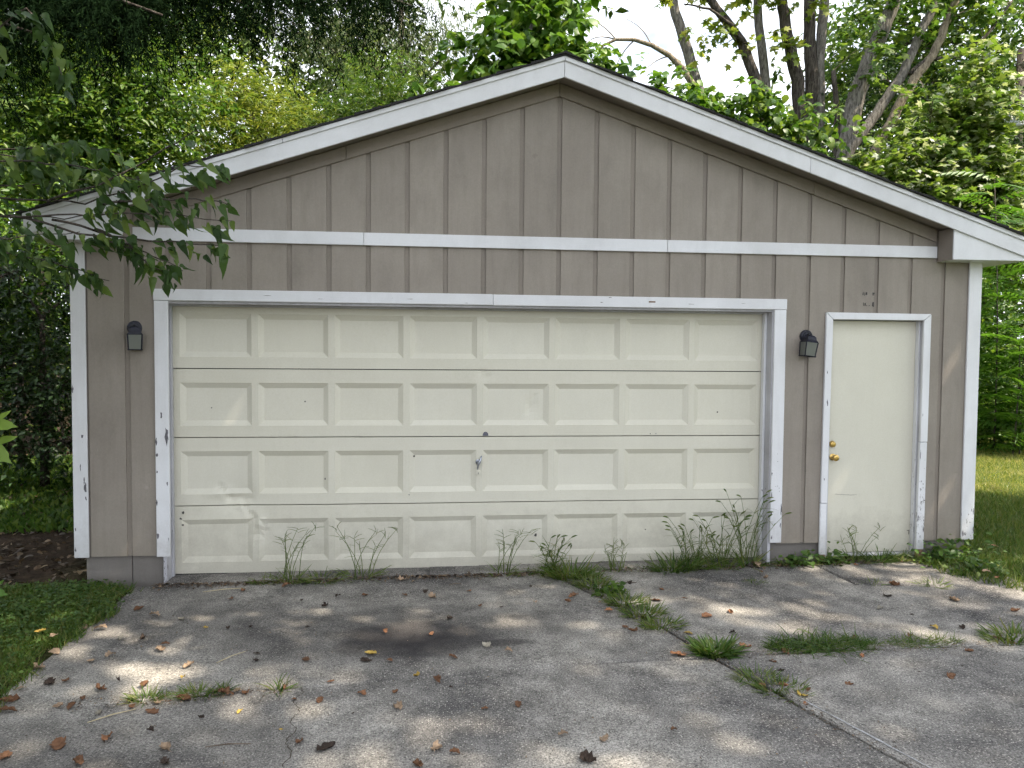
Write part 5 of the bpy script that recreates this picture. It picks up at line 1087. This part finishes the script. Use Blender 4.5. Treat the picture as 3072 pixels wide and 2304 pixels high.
FALLEN = [
(0.136,-0.783,0.090,'B','brown fallen leaf left of the oil stain, leftmost of its colour'),
(0.290,-0.925,0.075,'T','tan fallen leaf left of the oil stain, fourth from left of its colour'),
(0.493,-1.003,0.056,'P','pale greyish fallen leaf left of the oil stain, rightmost of its colour'),
(0.708,-1.190,0.043,'Y','only yellow fallen leaf left of the oil stain'),
(0.856,-1.211,0.043,'D','dark shrivelled fallen leaf left of the oil stain, second from left of its colour'),
(0.999,-1.207,0.042,'D','dark shrivelled fallen leaf left of the oil stain, third from left of its colour'),
(1.366,-1.250,0.031,'D','dark shrivelled fallen leaf left of the oil stain, seventh from left of its colour'),
(0.720,-0.621,0.060,'B','brown fallen leaf left of the oil stain, third from left of its colour'),
(0.762,-0.445,0.049,'B','brown fallen leaf left of the oil stain, fourth from left of its colour'),
(1.065,-0.362,0.074,'B','brown fallen leaf left of the oil stain, rightmost of its colour'),
(1.241,-0.715,0.034,'D','dark shrivelled fallen leaf left of the oil stain, sixth from left of its colour'),
(1.424,-0.850,0.067,'D','dark shrivelled fallen leaf left of the oil stain, eighth from left of its colour'),
(1.493,-0.664,0.046,'D','dark shrivelled fallen leaf left of the oil stain, rightmost of its colour'),
(0.228,-1.330,0.065,'P','pale greyish fallen leaf left of the oil stain, leftmost of its colour'),
(0.369,-1.353,0.064,'D','dark shrivelled fallen leaf left of the oil stain, leftmost of its colour'),
(0.542,-1.458,0.062,'B','brown fallen leaf left of the oil stain, second from left of its colour'),
(0.541,-1.533,0.077,'T','tan fallen leaf left of the oil stain, rightmost of its colour'),
(0.276,-1.600,0.082,'T','tan fallen leaf left of the oil stain, third from left of its colour'),
(0.193,-1.657,0.051,'T','tan fallen leaf left of the oil stain, leftmost of its colour'),
(0.786,-1.794,0.072,'T','tan fallen leaf among the weeds of the left crack, second from left of its colour'),
(1.136,-1.654,0.039,'D','dark shrivelled fallen leaf left of the oil stain, fifth from left of its colour'),
(1.150,-1.749,0.038,'D','dark shrivelled fallen leaf left of the oil stain, fourth from left of its colour'),
(1.446,-1.780,0.060,'B','brown fallen leaf right of the left crack weeds, third from left of its colour'),
(0.100,-1.936,0.078,'D','dark shrivelled fallen leaf left of the left crack weeds, leftmost of its colour'),
(0.175,-1.924,0.063,'B','brown fallen leaf left of the left crack weeds, second from left of its colour'),
(0.467,-1.956,0.047,'D','dark shrivelled fallen leaf left of the left crack weeds, rightmost of its colour'),
(0.625,-2.021,0.074,'B','brown fallen leaf among the weeds of the left crack, leftmost of its colour'),
(0.409,-2.049,0.075,'B','brown fallen leaf left of the left crack weeds, fifth from left of its colour'),
(0.810,-1.962,0.041,'Y','yellow fallen leaf among the weeds of the left crack, leftmost of its colour'),
(0.363,-2.150,0.050,'B','brown fallen leaf left of the left crack weeds, fourth from left of its colour'),
(0.282,-2.237,0.068,'T','only tan fallen leaf left of the left crack weeds'),
(0.353,-2.242,0.059,'B','brown fallen leaf left of the left crack weeds, third from left of its colour'),
(0.517,-2.324,0.070,'P','only pale greyish fallen leaf left of the left crack weeds'),
(0.660,-2.272,0.057,'B','brown fallen leaf left of the left crack weeds, rightmost of its colour'),
(0.771,-2.253,0.056,'T','tan fallen leaf among the weeds of the left crack, leftmost of its colour'),
(0.830,-2.236,0.026,'B','brown fallen leaf among the weeds of the left crack, third from left of its colour'),
(0.896,-2.215,0.078,'B','brown fallen leaf among the weeds of the left crack, fourth from left of its colour'),
(0.778,-2.338,0.059,'B','brown fallen leaf among the weeds of the left crack, second from left of its colour'),
(1.096,-2.187,0.086,'B','brown fallen leaf among the weeds of the left crack, fifth from left of its colour'),
(1.148,-2.144,0.052,'T','tan fallen leaf among the weeds of the left crack, rightmost of its colour'),
(1.201,-2.180,0.051,'B','brown fallen leaf among the weeds of the left crack, rightmost of its colour'),
(1.398,-2.143,0.051,'B','brown fallen leaf right of the left crack weeds, leftmost of its colour'),
(1.630,-2.088,0.039,'O','orange brown fallen leaf right of the left crack weeds, leftmost of its colour'),
(1.602,-2.310,0.049,'B','brown fallen leaf right of the left crack weeds, fourth from left of its colour'),
(1.469,-2.290,0.033,'B','brown fallen leaf right of the left crack weeds, second from left of its colour'),
(1.220,-2.391,0.041,'Y','yellow fallen leaf among the weeds of the left crack, rightmost of its colour'),
(1.048,-2.437,0.033,'D','dark shrivelled fallen leaf among the weeds of the left crack, rightmost of its colour'),
(0.844,-2.544,0.036,'D','dark shrivelled fallen leaf among the weeds of the left crack, leftmost of its colour'),
(1.462,-2.593,0.027,'Y','only yellow fallen leaf right of the left crack weeds'),
(0.672,-2.604,0.060,'O','only orange brown fallen leaf in the left foreground of the driveway'),
(0.470,-2.632,0.090,'B','brown fallen leaf in the left foreground of the driveway, second from left of its colour'),
(0.968,-2.710,0.076,'T','only tan fallen leaf in the left foreground of the driveway'),
(1.570,-2.719,0.051,'B','brown fallen leaf in the left foreground of the driveway, rightmost of its colour'),
(1.702,-2.779,0.086,'D','dark shrivelled fallen leaf in the middle foreground of the driveway, leftmost of its colour'),
(0.634,-2.798,0.066,'B','brown fallen leaf in the left foreground of the driveway, third from left of its colour'),
(1.010,-2.832,0.055,'D','only dark shrivelled fallen leaf in the left foreground of the driveway'),
(0.282,-2.712,0.074,'B','brown fallen leaf in the left foreground of the driveway, leftmost of its colour'),
(0.047,-2.263,0.102,'B','brown fallen leaf left of the left crack weeds, leftmost of its colour'),
(0.004,-2.154,0.085,'B','only brown fallen leaf by the left lawn edge'),
(-0.063,-1.734,0.077,'T','tan fallen leaf by the left lawn edge, second from left of its colour'),
(-0.076,-1.513,0.064,'T','tan fallen leaf by the left lawn edge, fourth from left of its colour'),
(-0.141,-1.385,0.055,'T','tan fallen leaf by the left lawn edge, third from left of its colour'),
(-0.072,-1.140,0.063,'T','tan fallen leaf by the left lawn edge, rightmost of its colour'),
(0.030,-1.142,0.074,'T','tan fallen leaf left of the oil stain, second from left of its colour'),
(-0.258,-1.311,0.056,'Y','only yellow fallen leaf by the left lawn edge'),
(-0.017,-2.010,0.059,'T','tan fallen leaf by the left lawn edge, leftmost of its colour'),
(1.942,-0.302,0.073,'T','tan fallen leaf between oil stain and garage door, leftmost of its colour'),
(2.178,-0.230,0.043,'D','dark shrivelled fallen leaf between oil stain and garage door, second from left of its colour'),
(1.687,-0.650,0.046,'B','brown fallen leaf between oil stain and garage door, leftmost of its colour'),
(1.982,-0.675,0.051,'B','brown fallen leaf between oil stain and garage door, second from left of its colour'),
(2.133,-0.617,0.058,'D','dark shrivelled fallen leaf between oil stain and garage door, leftmost of its colour'),
(2.185,-0.737,0.073,'T','tan fallen leaf between oil stain and garage door, second from left of its colour'),
(2.460,-0.635,0.046,'O','only orange brown fallen leaf between oil stain and garage door'),
(2.932,-0.606,0.035,'D','dark shrivelled fallen leaf between oil stain and garage door, rightmost of its colour'),
(2.522,-0.975,0.065,'B','brown fallen leaf between oil stain and garage door, rightmost of its colour'),
(2.670,-1.011,0.038,'D','dark shrivelled fallen leaf around the dark oil stain, rightmost of its colour'),
(2.920,-0.938,0.049,'T','tan fallen leaf between oil stain and garage door, rightmost of its colour'),
(3.221,-0.835,0.062,'B','brown fallen leaf beside the weedy diagonal joint, second from left of its colour'),
(3.155,-0.946,0.061,'B','brown fallen leaf beside the weedy diagonal joint, leftmost of its colour'),
(3.403,-1.170,0.059,'O','orange brown fallen leaf beside the weedy diagonal joint, leftmost of its colour'),
(3.383,-0.989,0.033,'T','only tan fallen leaf beside the weedy diagonal joint'),
(3.714,-0.581,0.054,'D','dark shrivelled fallen leaf beside the weedy diagonal joint, leftmost of its colour'),
(3.794,-0.994,0.084,'B','brown fallen leaf beside the weedy diagonal joint, fifth from left of its colour'),
(3.914,-0.759,0.047,'O','orange brown fallen leaf beside the weedy diagonal joint, second from left of its colour'),
(3.643,-1.941,0.079,'O','orange brown fallen leaf beside the weedy diagonal joint, third from left of its colour'),
(2.299,-1.200,0.057,'D','dark shrivelled fallen leaf around the dark oil stain, leftmost of its colour'),
(1.883,-1.396,0.050,'O','orange brown fallen leaf around the dark oil stain, leftmost of its colour'),
(2.180,-1.454,0.039,'O','orange brown fallen leaf around the dark oil stain, rightmost of its colour'),
(2.516,-1.679,0.066,'P','only pale greyish fallen leaf around the dark oil stain'),
(2.643,-1.794,0.050,'T','only tan fallen leaf around the dark oil stain'),
(1.817,-1.729,0.083,'Y','only yellow fallen leaf around the dark oil stain'),
(1.798,-1.822,0.055,'D','only dark shrivelled fallen leaf right of the left crack weeds'),
(1.935,-1.845,0.050,'B','brown fallen leaf right of the left crack weeds, fifth from left of its colour'),
(2.308,-1.837,0.054,'B','only brown fallen leaf around the dark oil stain'),
(2.098,-2.069,0.060,'Y','only yellow fallen leaf right of the oil stain'),
(2.213,-2.142,0.055,'B','brown fallen leaf right of the oil stain, leftmost of its colour'),
(2.285,-2.228,0.025,'D','only dark shrivelled fallen leaf right of the oil stain'),
(1.816,-2.265,0.061,'O','orange brown fallen leaf right of the left crack weeds, rightmost of its colour'),
(1.989,-2.254,0.041,'B','brown fallen leaf right of the left crack weeds, rightmost of its colour'),
(2.014,-2.432,0.074,'T','only tan fallen leaf right of the oil stain'),
(2.451,-2.489,0.035,'B','brown fallen leaf right of the oil stain, second from left of its colour'),
(2.624,-2.463,0.058,'B','brown fallen leaf right of the oil stain, rightmost of its colour'),
(2.801,-2.791,0.050,'T','tan fallen leaf in the middle foreground of the driveway, second from left of its colour'),
(2.988,-2.842,0.054,'T','tan fallen leaf in the middle foreground of the driveway, rightmost of its colour'),
(2.207,-2.850,0.073,'T','tan fallen leaf in the middle foreground of the driveway, leftmost of its colour'),
(2.287,-2.893,0.058,'B','brown fallen leaf in the middle foreground of the driveway, second from left of its colour'),
(2.125,-2.976,0.057,'B','brown fallen leaf in the middle foreground of the driveway, leftmost of its colour'),
(2.875,-3.014,0.098,'D','dark shrivelled fallen leaf in the middle foreground of the driveway, rightmost of its colour'),
(3.335,-2.807,0.037,'B','brown fallen leaf in the middle foreground of the driveway, rightmost of its colour'),
(3.442,-1.483,0.050,'B','brown fallen leaf beside the weedy diagonal joint, third from left of its colour'),
(3.475,-1.551,0.060,'B','brown fallen leaf beside the weedy diagonal joint, fourth from left of its colour'),
(4.041,-1.360,0.080,'O','orange brown fallen leaf beside the weedy diagonal joint, fifth from left of its colour'),
(4.237,-1.288,0.055,'O','orange brown fallen leaf on the slab before the side door, leftmost of its colour'),
(4.100,-1.660,0.056,'D','dark shrivelled fallen leaf beside the weedy diagonal joint, second from left of its colour'),
(4.096,-1.863,0.073,'O','orange brown fallen leaf beside the weedy diagonal joint, sixth from left of its colour'),
(4.023,-0.968,0.040,'B','brown fallen leaf beside the weedy diagonal joint, sixth from left of its colour'),
(3.691,-1.932,0.037,'O','orange brown fallen leaf beside the weedy diagonal joint, fourth from left of its colour'),
(4.161,-2.101,0.056,'B','brown fallen leaf beside the weedy diagonal joint, seventh from left of its colour'),
(4.152,-2.222,0.046,'D','dark shrivelled fallen leaf beside the weedy diagonal joint, rightmost of its colour'),
(4.443,-2.425,0.059,'B','brown fallen leaf beside the weedy diagonal joint, rightmost of its colour'),
(5.515,-1.089,0.082,'D','dark shrivelled fallen leaf on the slab before the side door, leftmost of its colour'),
(5.308,-1.329,0.066,'P','only pale greyish fallen leaf on the slab before the side door'),
(5.944,-1.233,0.077,'T','tan fallen leaf on the slab before the side door, third from left of its colour'),
(5.458,-1.462,0.036,'D','dark shrivelled fallen leaf on the slab before the side door, rightmost of its colour'),
(5.439,-1.711,0.074,'Y','only yellow fallen leaf below the long grass strip'),
(5.625,-1.729,0.058,'D','only dark shrivelled fallen leaf below the long grass strip'),
(4.823,-1.825,0.053,'B','brown fallen leaf below the long grass strip, leftmost of its colour'),
(5.188,-1.844,0.049,'B','brown fallen leaf below the long grass strip, second from left of its colour'),
(6.220,-1.473,0.071,'B','brown fallen leaf on the slab before the side door, rightmost of its colour'),
(5.722,-1.918,0.063,'B','brown fallen leaf below the long grass strip, fifth from left of its colour'),
(5.762,-1.990,0.046,'B','brown fallen leaf below the long grass strip, rightmost of its colour'),
(4.721,-2.081,0.050,'O','only orange brown fallen leaf below the long grass strip'),
(4.298,-1.976,0.068,'B','brown fallen leaf beside the weedy diagonal joint, eighth from left of its colour'),
(5.409,-2.080,0.049,'B','brown fallen leaf below the long grass strip, fourth from left of its colour'),
(5.057,-2.398,0.074,'B','brown fallen leaf below the long grass strip, third from left of its colour'),
(4.123,-2.527,0.056,'Y','yellow fallen leaf beside the weedy diagonal joint, rightmost of its colour'),
(4.095,-2.614,0.034,'O','only orange brown fallen leaf in the middle foreground of the driveway'),
(3.961,-2.397,0.035,'O','orange brown fallen leaf beside the weedy diagonal joint, seventh from left of its colour'),
(4.081,-2.401,0.048,'O','orange brown fallen leaf beside the weedy diagonal joint, rightmost of its colour'),
(4.174,-2.468,0.052,'B','brown fallen leaf beside the weedy diagonal joint, ninth from left of its colour'),
(4.873,-0.257,0.108,'T','tan fallen leaf on the slab before the side door, leftmost of its colour'),
(4.861,-0.403,0.040,'B','brown fallen leaf on the slab before the side door, leftmost of its colour'),
(4.825,-0.568,0.051,'T','tan fallen leaf on the slab before the side door, second from left of its colour'),
(3.813,-1.635,0.050,'Y','yellow fallen leaf beside the weedy diagonal joint, leftmost of its colour'),
(5.719,-0.859,0.106,'B','brown fallen leaf on the slab before the side door, second from left of its colour'),
(6.539,-0.792,0.057,'T','tan fallen leaf on the slab before the side door, rightmost of its colour'),
(6.511,-0.933,0.049,'B','brown fallen leaf on the slab before the side door, third from left of its colour'),
(5.736,-0.311,0.043,'O','orange brown fallen leaf on the slab before the side door, rightmost of its colour'),
(7.184,-0.070,0.065,'O','only orange brown fallen leaf at the lawn edge beside the side door'),
(6.789,-0.229,0.070,'T','tan fallen leaf at the lawn edge beside the side door, rightmost of its colour'),
(6.740,-0.141,0.078,'T','tan fallen leaf at the lawn edge beside the side door, leftmost of its colour'),
]

def blades(n, r, h, lean, wid=1.0, up=.6):
    an = rng.uniform(0, 6.283, n); rr = r*np.sqrt(rng.random(n)); P = np.stack([rr*np.cos(an), rr*np.sin(an)*.6, 0*an], -1)
    D_ = np.stack([np.cos(an)*lean*rng.uniform(.2, 1.2, n)+rng.normal(size=n)*.25, np.sin(an)*lean*rng.uniform(.2, 1.2, n)+rng.normal(size=n)*.25, np.full(n, up)], -1)
    Nn = np.stack([-np.cos(an), -np.sin(an), np.full(n, .3)], -1)+rng.normal(size=(n, 3))*.4
    return P, D_, Nn, h*rng.uniform(.45, 1.1, n)
def blade_curve(w):
    v = []; 
    for i, t in enumerate((0, .3, .6, .85)):
        ww = w*(1-.75*t); v += [(-ww, t, -.45*t*t), (ww, t, -.45*t*t)]
    v.append((0, 1, -.45)); return np.array(v), [np.array([(0, 1, 3, 2), (2, 3, 5, 4), (4, 5, 7, 6)]), np.array([(6, 7, 8)])]
def weed(x, y, kind, r, h, label):
    z = gz(x, y)-.004; root = empty('grass_clump' if kind != 'leafy' else 'weed_clump', (x, y, z), label, 'weed', 'weeds in the joints and along the garage foot')
    mat = {'tuft': 'grass', 'mat': 'grass', 'dense': 'dgrass', 'crab': 'pgrass', 'fox': 'grass', 'leafy': 'clover'}[kind]
    if 'dark' in label: mat = 'dgrass'
    n = {'tuft': 170, 'mat': 190, 'dense': 420, 'crab': 50, 'fox': 60, 'leafy': 70}[kind]
    n = int(n*max(.5, r/.12)); hb = {'tuft': h*.78, 'mat': h*.8, 'dense': h, 'crab': min(h, .16), 'fox': min(h*.42, .22), 'leafy': h*.6}[kind]
    P, D_, Nn, S = blades(n, r, hb, {'mat': 1.3, 'dense': .65, 'crab': .9}.get(kind, .75))
    o = leaf_cloud('blades', blade_curve(.075 if kind == 'dense' else .034 if hb > .12 else .055), P, D_, Nn, S, LEAF['grass' if mat == 'clover' else mat], root); o['kind'] = 'stuff'
    if kind == 'leafy':
        m_ = int(130*r/.2); P = rng.normal(size=(m_, 3))*np.array([r*.5, r*.35, 0]); P[:, 2] = np.abs(rng.normal(size=m_))*h*.28+.015
        o = leaf_cloud('leaves', OV, P, rng.normal(size=(m_, 3))*np.array([1, 1, .4])-np.array([0, .4, 0]), np.array([0, -.3, 1.0])+rng.normal(size=(m_, 3))*.35, rng.uniform(.03, .07, m_), LEAF['clover'] if random.random() < .4 else LEAF['understory'], root); o['kind'] = 'stuff'
    if kind in ('crab', 'fox'):
        ns = {'crab': 8, 'fox': 15}[kind] if h > .15 else 4
        for i in range(ns):
            hh = h*random.uniform(.55, 1.0) if i else h; lx, ly = random.uniform(-.45, .55)*hh, random.uniform(-.12, .02)*hh
            bx, by = random.uniform(-r, r)*.6, random.uniform(-.02, .02)
            pts = [(bx+lx*t_**1.6, by+ly*t_, hh*t_*(1-.12*t_)) for t_ in (0, .25, .5, .75, 1)]
            mb = MB(); mb.tube(pts, [.003, .0027, .0024, .002, .0015], 4); st = mb.build('stem', LEAF['pgrass'], root)
            if h <= .15: continue
            e = Vector(pts[-1]); mb = MB()
            if kind == 'crab':
                for k_ in range(4):
                    a_ = random.uniform(-1.3, 1.3); d = Vector((math.sin(a_), random.uniform(-.3, .1), math.cos(a_)*.7)); q = e-Vector((0, 0, .012*k_)); mb.tube([q, q+d*.045, q+d*.085-Vector((0, 0, .008))], [.0022, .002, .0012], 3)
            else:
                d = Vector((lx*.8+random.uniform(-.1, .1), -.05, .08)).normalized(); mb.tube([e, e+d*.02, e+d*.045-Vector((0, 0, .004)), e+d*.065-Vector((0, 0, .012))], [.0015, .0065, .006, .001], 6)
            mb.build('seed_head', LEAF['pgrass'], st)
            P2 = np.array([pts[1], pts[1], pts[2], pts[2], pts[3], pts[3]]); m2 = len(P2)
            o = leaf_cloud('stem_blades', blade_curve(.03), P2, np.stack([rng.normal(size=m2), rng.normal(size=m2)*.3, np.full(m2, .5)], -1), np.array([0, 0, 1.0])+rng.normal(size=(m2, 3))*.3, rng.uniform(.07, .15, m2)*(.6 if kind == 'crab' else 1), LEAF['pgrass' if kind == 'crab' else 'grass'], st); o['kind'] = 'stuff'
    return root
for a_ in WEEDS: weed(*a_)
def strip(x0, x1, y, wv, n, h, label, mat):
    root = empty('grass_strip', ((x0+x1)/2, y, gz((x0+x1)/2, y)), label, 'weed', 'weeds in the joints and along the garage foot')
    P = np.stack([rng.uniform(-1, 1, n), rng.normal(size=n)*.5, 0*np.arange(n)], -1); env = np.sqrt(np.clip(1-P[:, 0]**2, 0, 1)); P[:, 1] *= env*wv; P[:, 0] *= (x1-x0)/2
    D_ = np.concatenate([rng.normal(size=(n, 2))*.9, np.full((n, 1), .5)], 1); o = leaf_cloud('blades', blade_curve(.035), P, D_, np.concatenate([rng.normal(size=(n, 2)), np.ones((n, 1))], 1), h*rng.uniform(.4, 1.1, n)*(.5+.5*env), mat, root); o['kind'] = 'stuff'
strip(4.22, 4.93, -1.90, .15, 1900, .12, 'long dark green grass strip growing in the horizontal joint', LEAF['dgrass'])
strip(4.97, 5.48, -1.92, .09, 800, .085, 'shorter olive grass strip in the joint, right of the long one', LEAF['grass'])

# ------------------------------------------------------------------ fallen leaves
def dry_leaf(seed, lobed):
    r = random.Random(seed); nu, nv = 7, 9; V = []; 
    cu, cv, tw = r.uniform(.7, 2.1), r.uniform(-2.0, 2.3), r.uniform(-1, 1)
    for j in range(nv):
        t_ = j/(nv-1); wd = .40*math.sin(math.pi*(t_**.8))**.75
        if lobed: wd *= .62+.62*abs(math.sin(t_*8.5+seed))**1.5
        for i in range(nu):
            s = (i/(nu-1)*2-1); x = s*wd*(1+r.uniform(-.15, .15)); y = t_-.5
            a = s*wd*cu*2.4; X_ = math.sin(a)/(cu*2.4) if cu > .1 else x
            Z_ = (1-math.cos(a))/(cu*2.4); ang = y*cv; Y_ = math.sin(ang)/cv if abs(cv) > .05 else y
            Z_ += (1-math.cos(ang))/cv if abs(cv) > .05 else 0
            Z_ += .085*r.uniform(-1, 1)*(.4+abs(s))+tw*.35*s*y; X_ += r.uniform(-.03, .03); Y_ += r.uniform(-.02, .02)
            V.append((X_, Y_, Z_))
    V = np.array(V); V[:, 2] -= V[:, 2].min()
    F = np.array([(j*nu+i, j*nu+i+1, (j+1)*nu+i+1, (j+1)*nu+i) for j in range(nv-1) for i in range(nu-1)])
    o = len(V); V = np.concatenate([V, [(-.012, -.5, V[3, 2]), (.012, -.5, V[3, 2]), (.05, -.85, .05)]]); 
    me = np_mesh('fallen_leaf', V, [F, np.array([(o, o+1, o+2)])]); me.materials.append(DRY['B']); return me
LV = [dry_leaf(i, i % 4 != 0) for i in range(16)]
for i, (x, y, s, col, lab) in enumerate(FALLEN):
    o = bpy.data.objects.new('fallen_leaf', LV[i*7 % 16]); C.objects.link(o)
    lift = .012 if x > -.12 and x < 6.3 else .07
    o.location = (x, y, gz(x, y)+lift-.003); k_ = random.uniform(.85, 1.2); o.scale = (s*k_, s*k_*random.uniform(.9, 1.15), s*random.uniform(.35, 1.1)); o.rotation_euler = (random.uniform(-.2, .2), random.uniform(-.2, .2), random.uniform(0, 6.28))
    o.material_slots[0].link = 'OBJECT'; o.material_slots[0].material = DRY[col]
    tag(o, lab, 'leaf', 'fallen leaves on the driveway')
# twigs and straws lying about
for (x, y, L, a_, mk, lab) in ((1.25, -2.72, .20, .05, 'stick', 'thin brown twig lying in the left foreground'), (5.55, -2.55, .14, -.6, 'stick', 'short dark twig lying at the right frame edge'), (.62, -.42, .30, .25, 'straw', 'pale straw lying near the left garage jamb'),
                               (2.36, -.47, .10, .3, 'stick', 'short dark twig before the garage door middle'), (3.70, -.58, .13, 0.0, 'stick', 'dark twig right of the bright grass tuft'), (.60, -2.37, .22, .6, 'straw', 'pale straw by the left crack leaves'), (1.0, -1.70, .20, .9, 'straw', 'thin straw left of the oil stain')):
    mb = MB(); mb.tube([(-L/2*math.cos(a_), -L/2*math.sin(a_), .008), (0, .006, .012), (L/2*math.cos(a_), L/2*math.sin(a_), .008)], [.0025, .0035, .002], 5)
    o = mb.build('twig' if mk == 'stick' else 'straw', M[mk]); o.location = (x, y, gz(x, y)+.004); tag(o, lab, 'twig')

# dry debris along the garage foot and fine bits scattered over the concrete
n = 2600; x = rng.uniform(.05, 6.6, n); y = -.20-np.abs(rng.normal(size=n))*.055-.02*np.sin(x*3); P = np.stack([x, y, 0*x], -1); P[:, 2] = zs(P)+.012
n2 = 900; x = rng.uniform(0, 6.4, n2); y = rng.uniform(-3.4, -.3, n2); P2 = np.stack([x, y, 0*x], -1); P2[:, 2] = zs(P2)+.013
tt = rng.random(900); jy = -.3-3.2*tt; jx = np.interp(-jy, [.21, 1.47, 2.0, 4.2], [3.12, 3.69, 3.84, 4.62])+rng.normal(size=900)*.035
jx2 = rng.uniform(3.9, 6.2, 700); jy2 = -1.99+rng.normal(size=700)*.035; jx3 = rng.uniform(.3, 1.4, 500); jy3 = -2.2+.06*(jx3-.8)+rng.normal(size=500)*.04
P3 = np.stack([np.concatenate([jx, jx2, jx3]), np.concatenate([jy, jy2, jy3]), np.zeros(2100)], -1); P3[:, 2] = zs(P3)+.013
P2 = np.concatenate([P2, P3]); n2 = len(P2)
P = np.concatenate([P, P2]); m_ = len(P)
tag(leaf_cloud('debris', tmpl_simple(.45, .12, .1), P, rng.normal(size=(m_, 3))*np.array([1, 1, .2]), np.array([0, 0, 1.0])+rng.normal(size=(m_, 3))*.4, np.concatenate([rng.uniform(.012, .040, n), rng.uniform(.006, .018, n2)]), LEAF['debris']), 'crumbled dry leaf debris strewn along the garage foot', 'debris', kind='stuff')
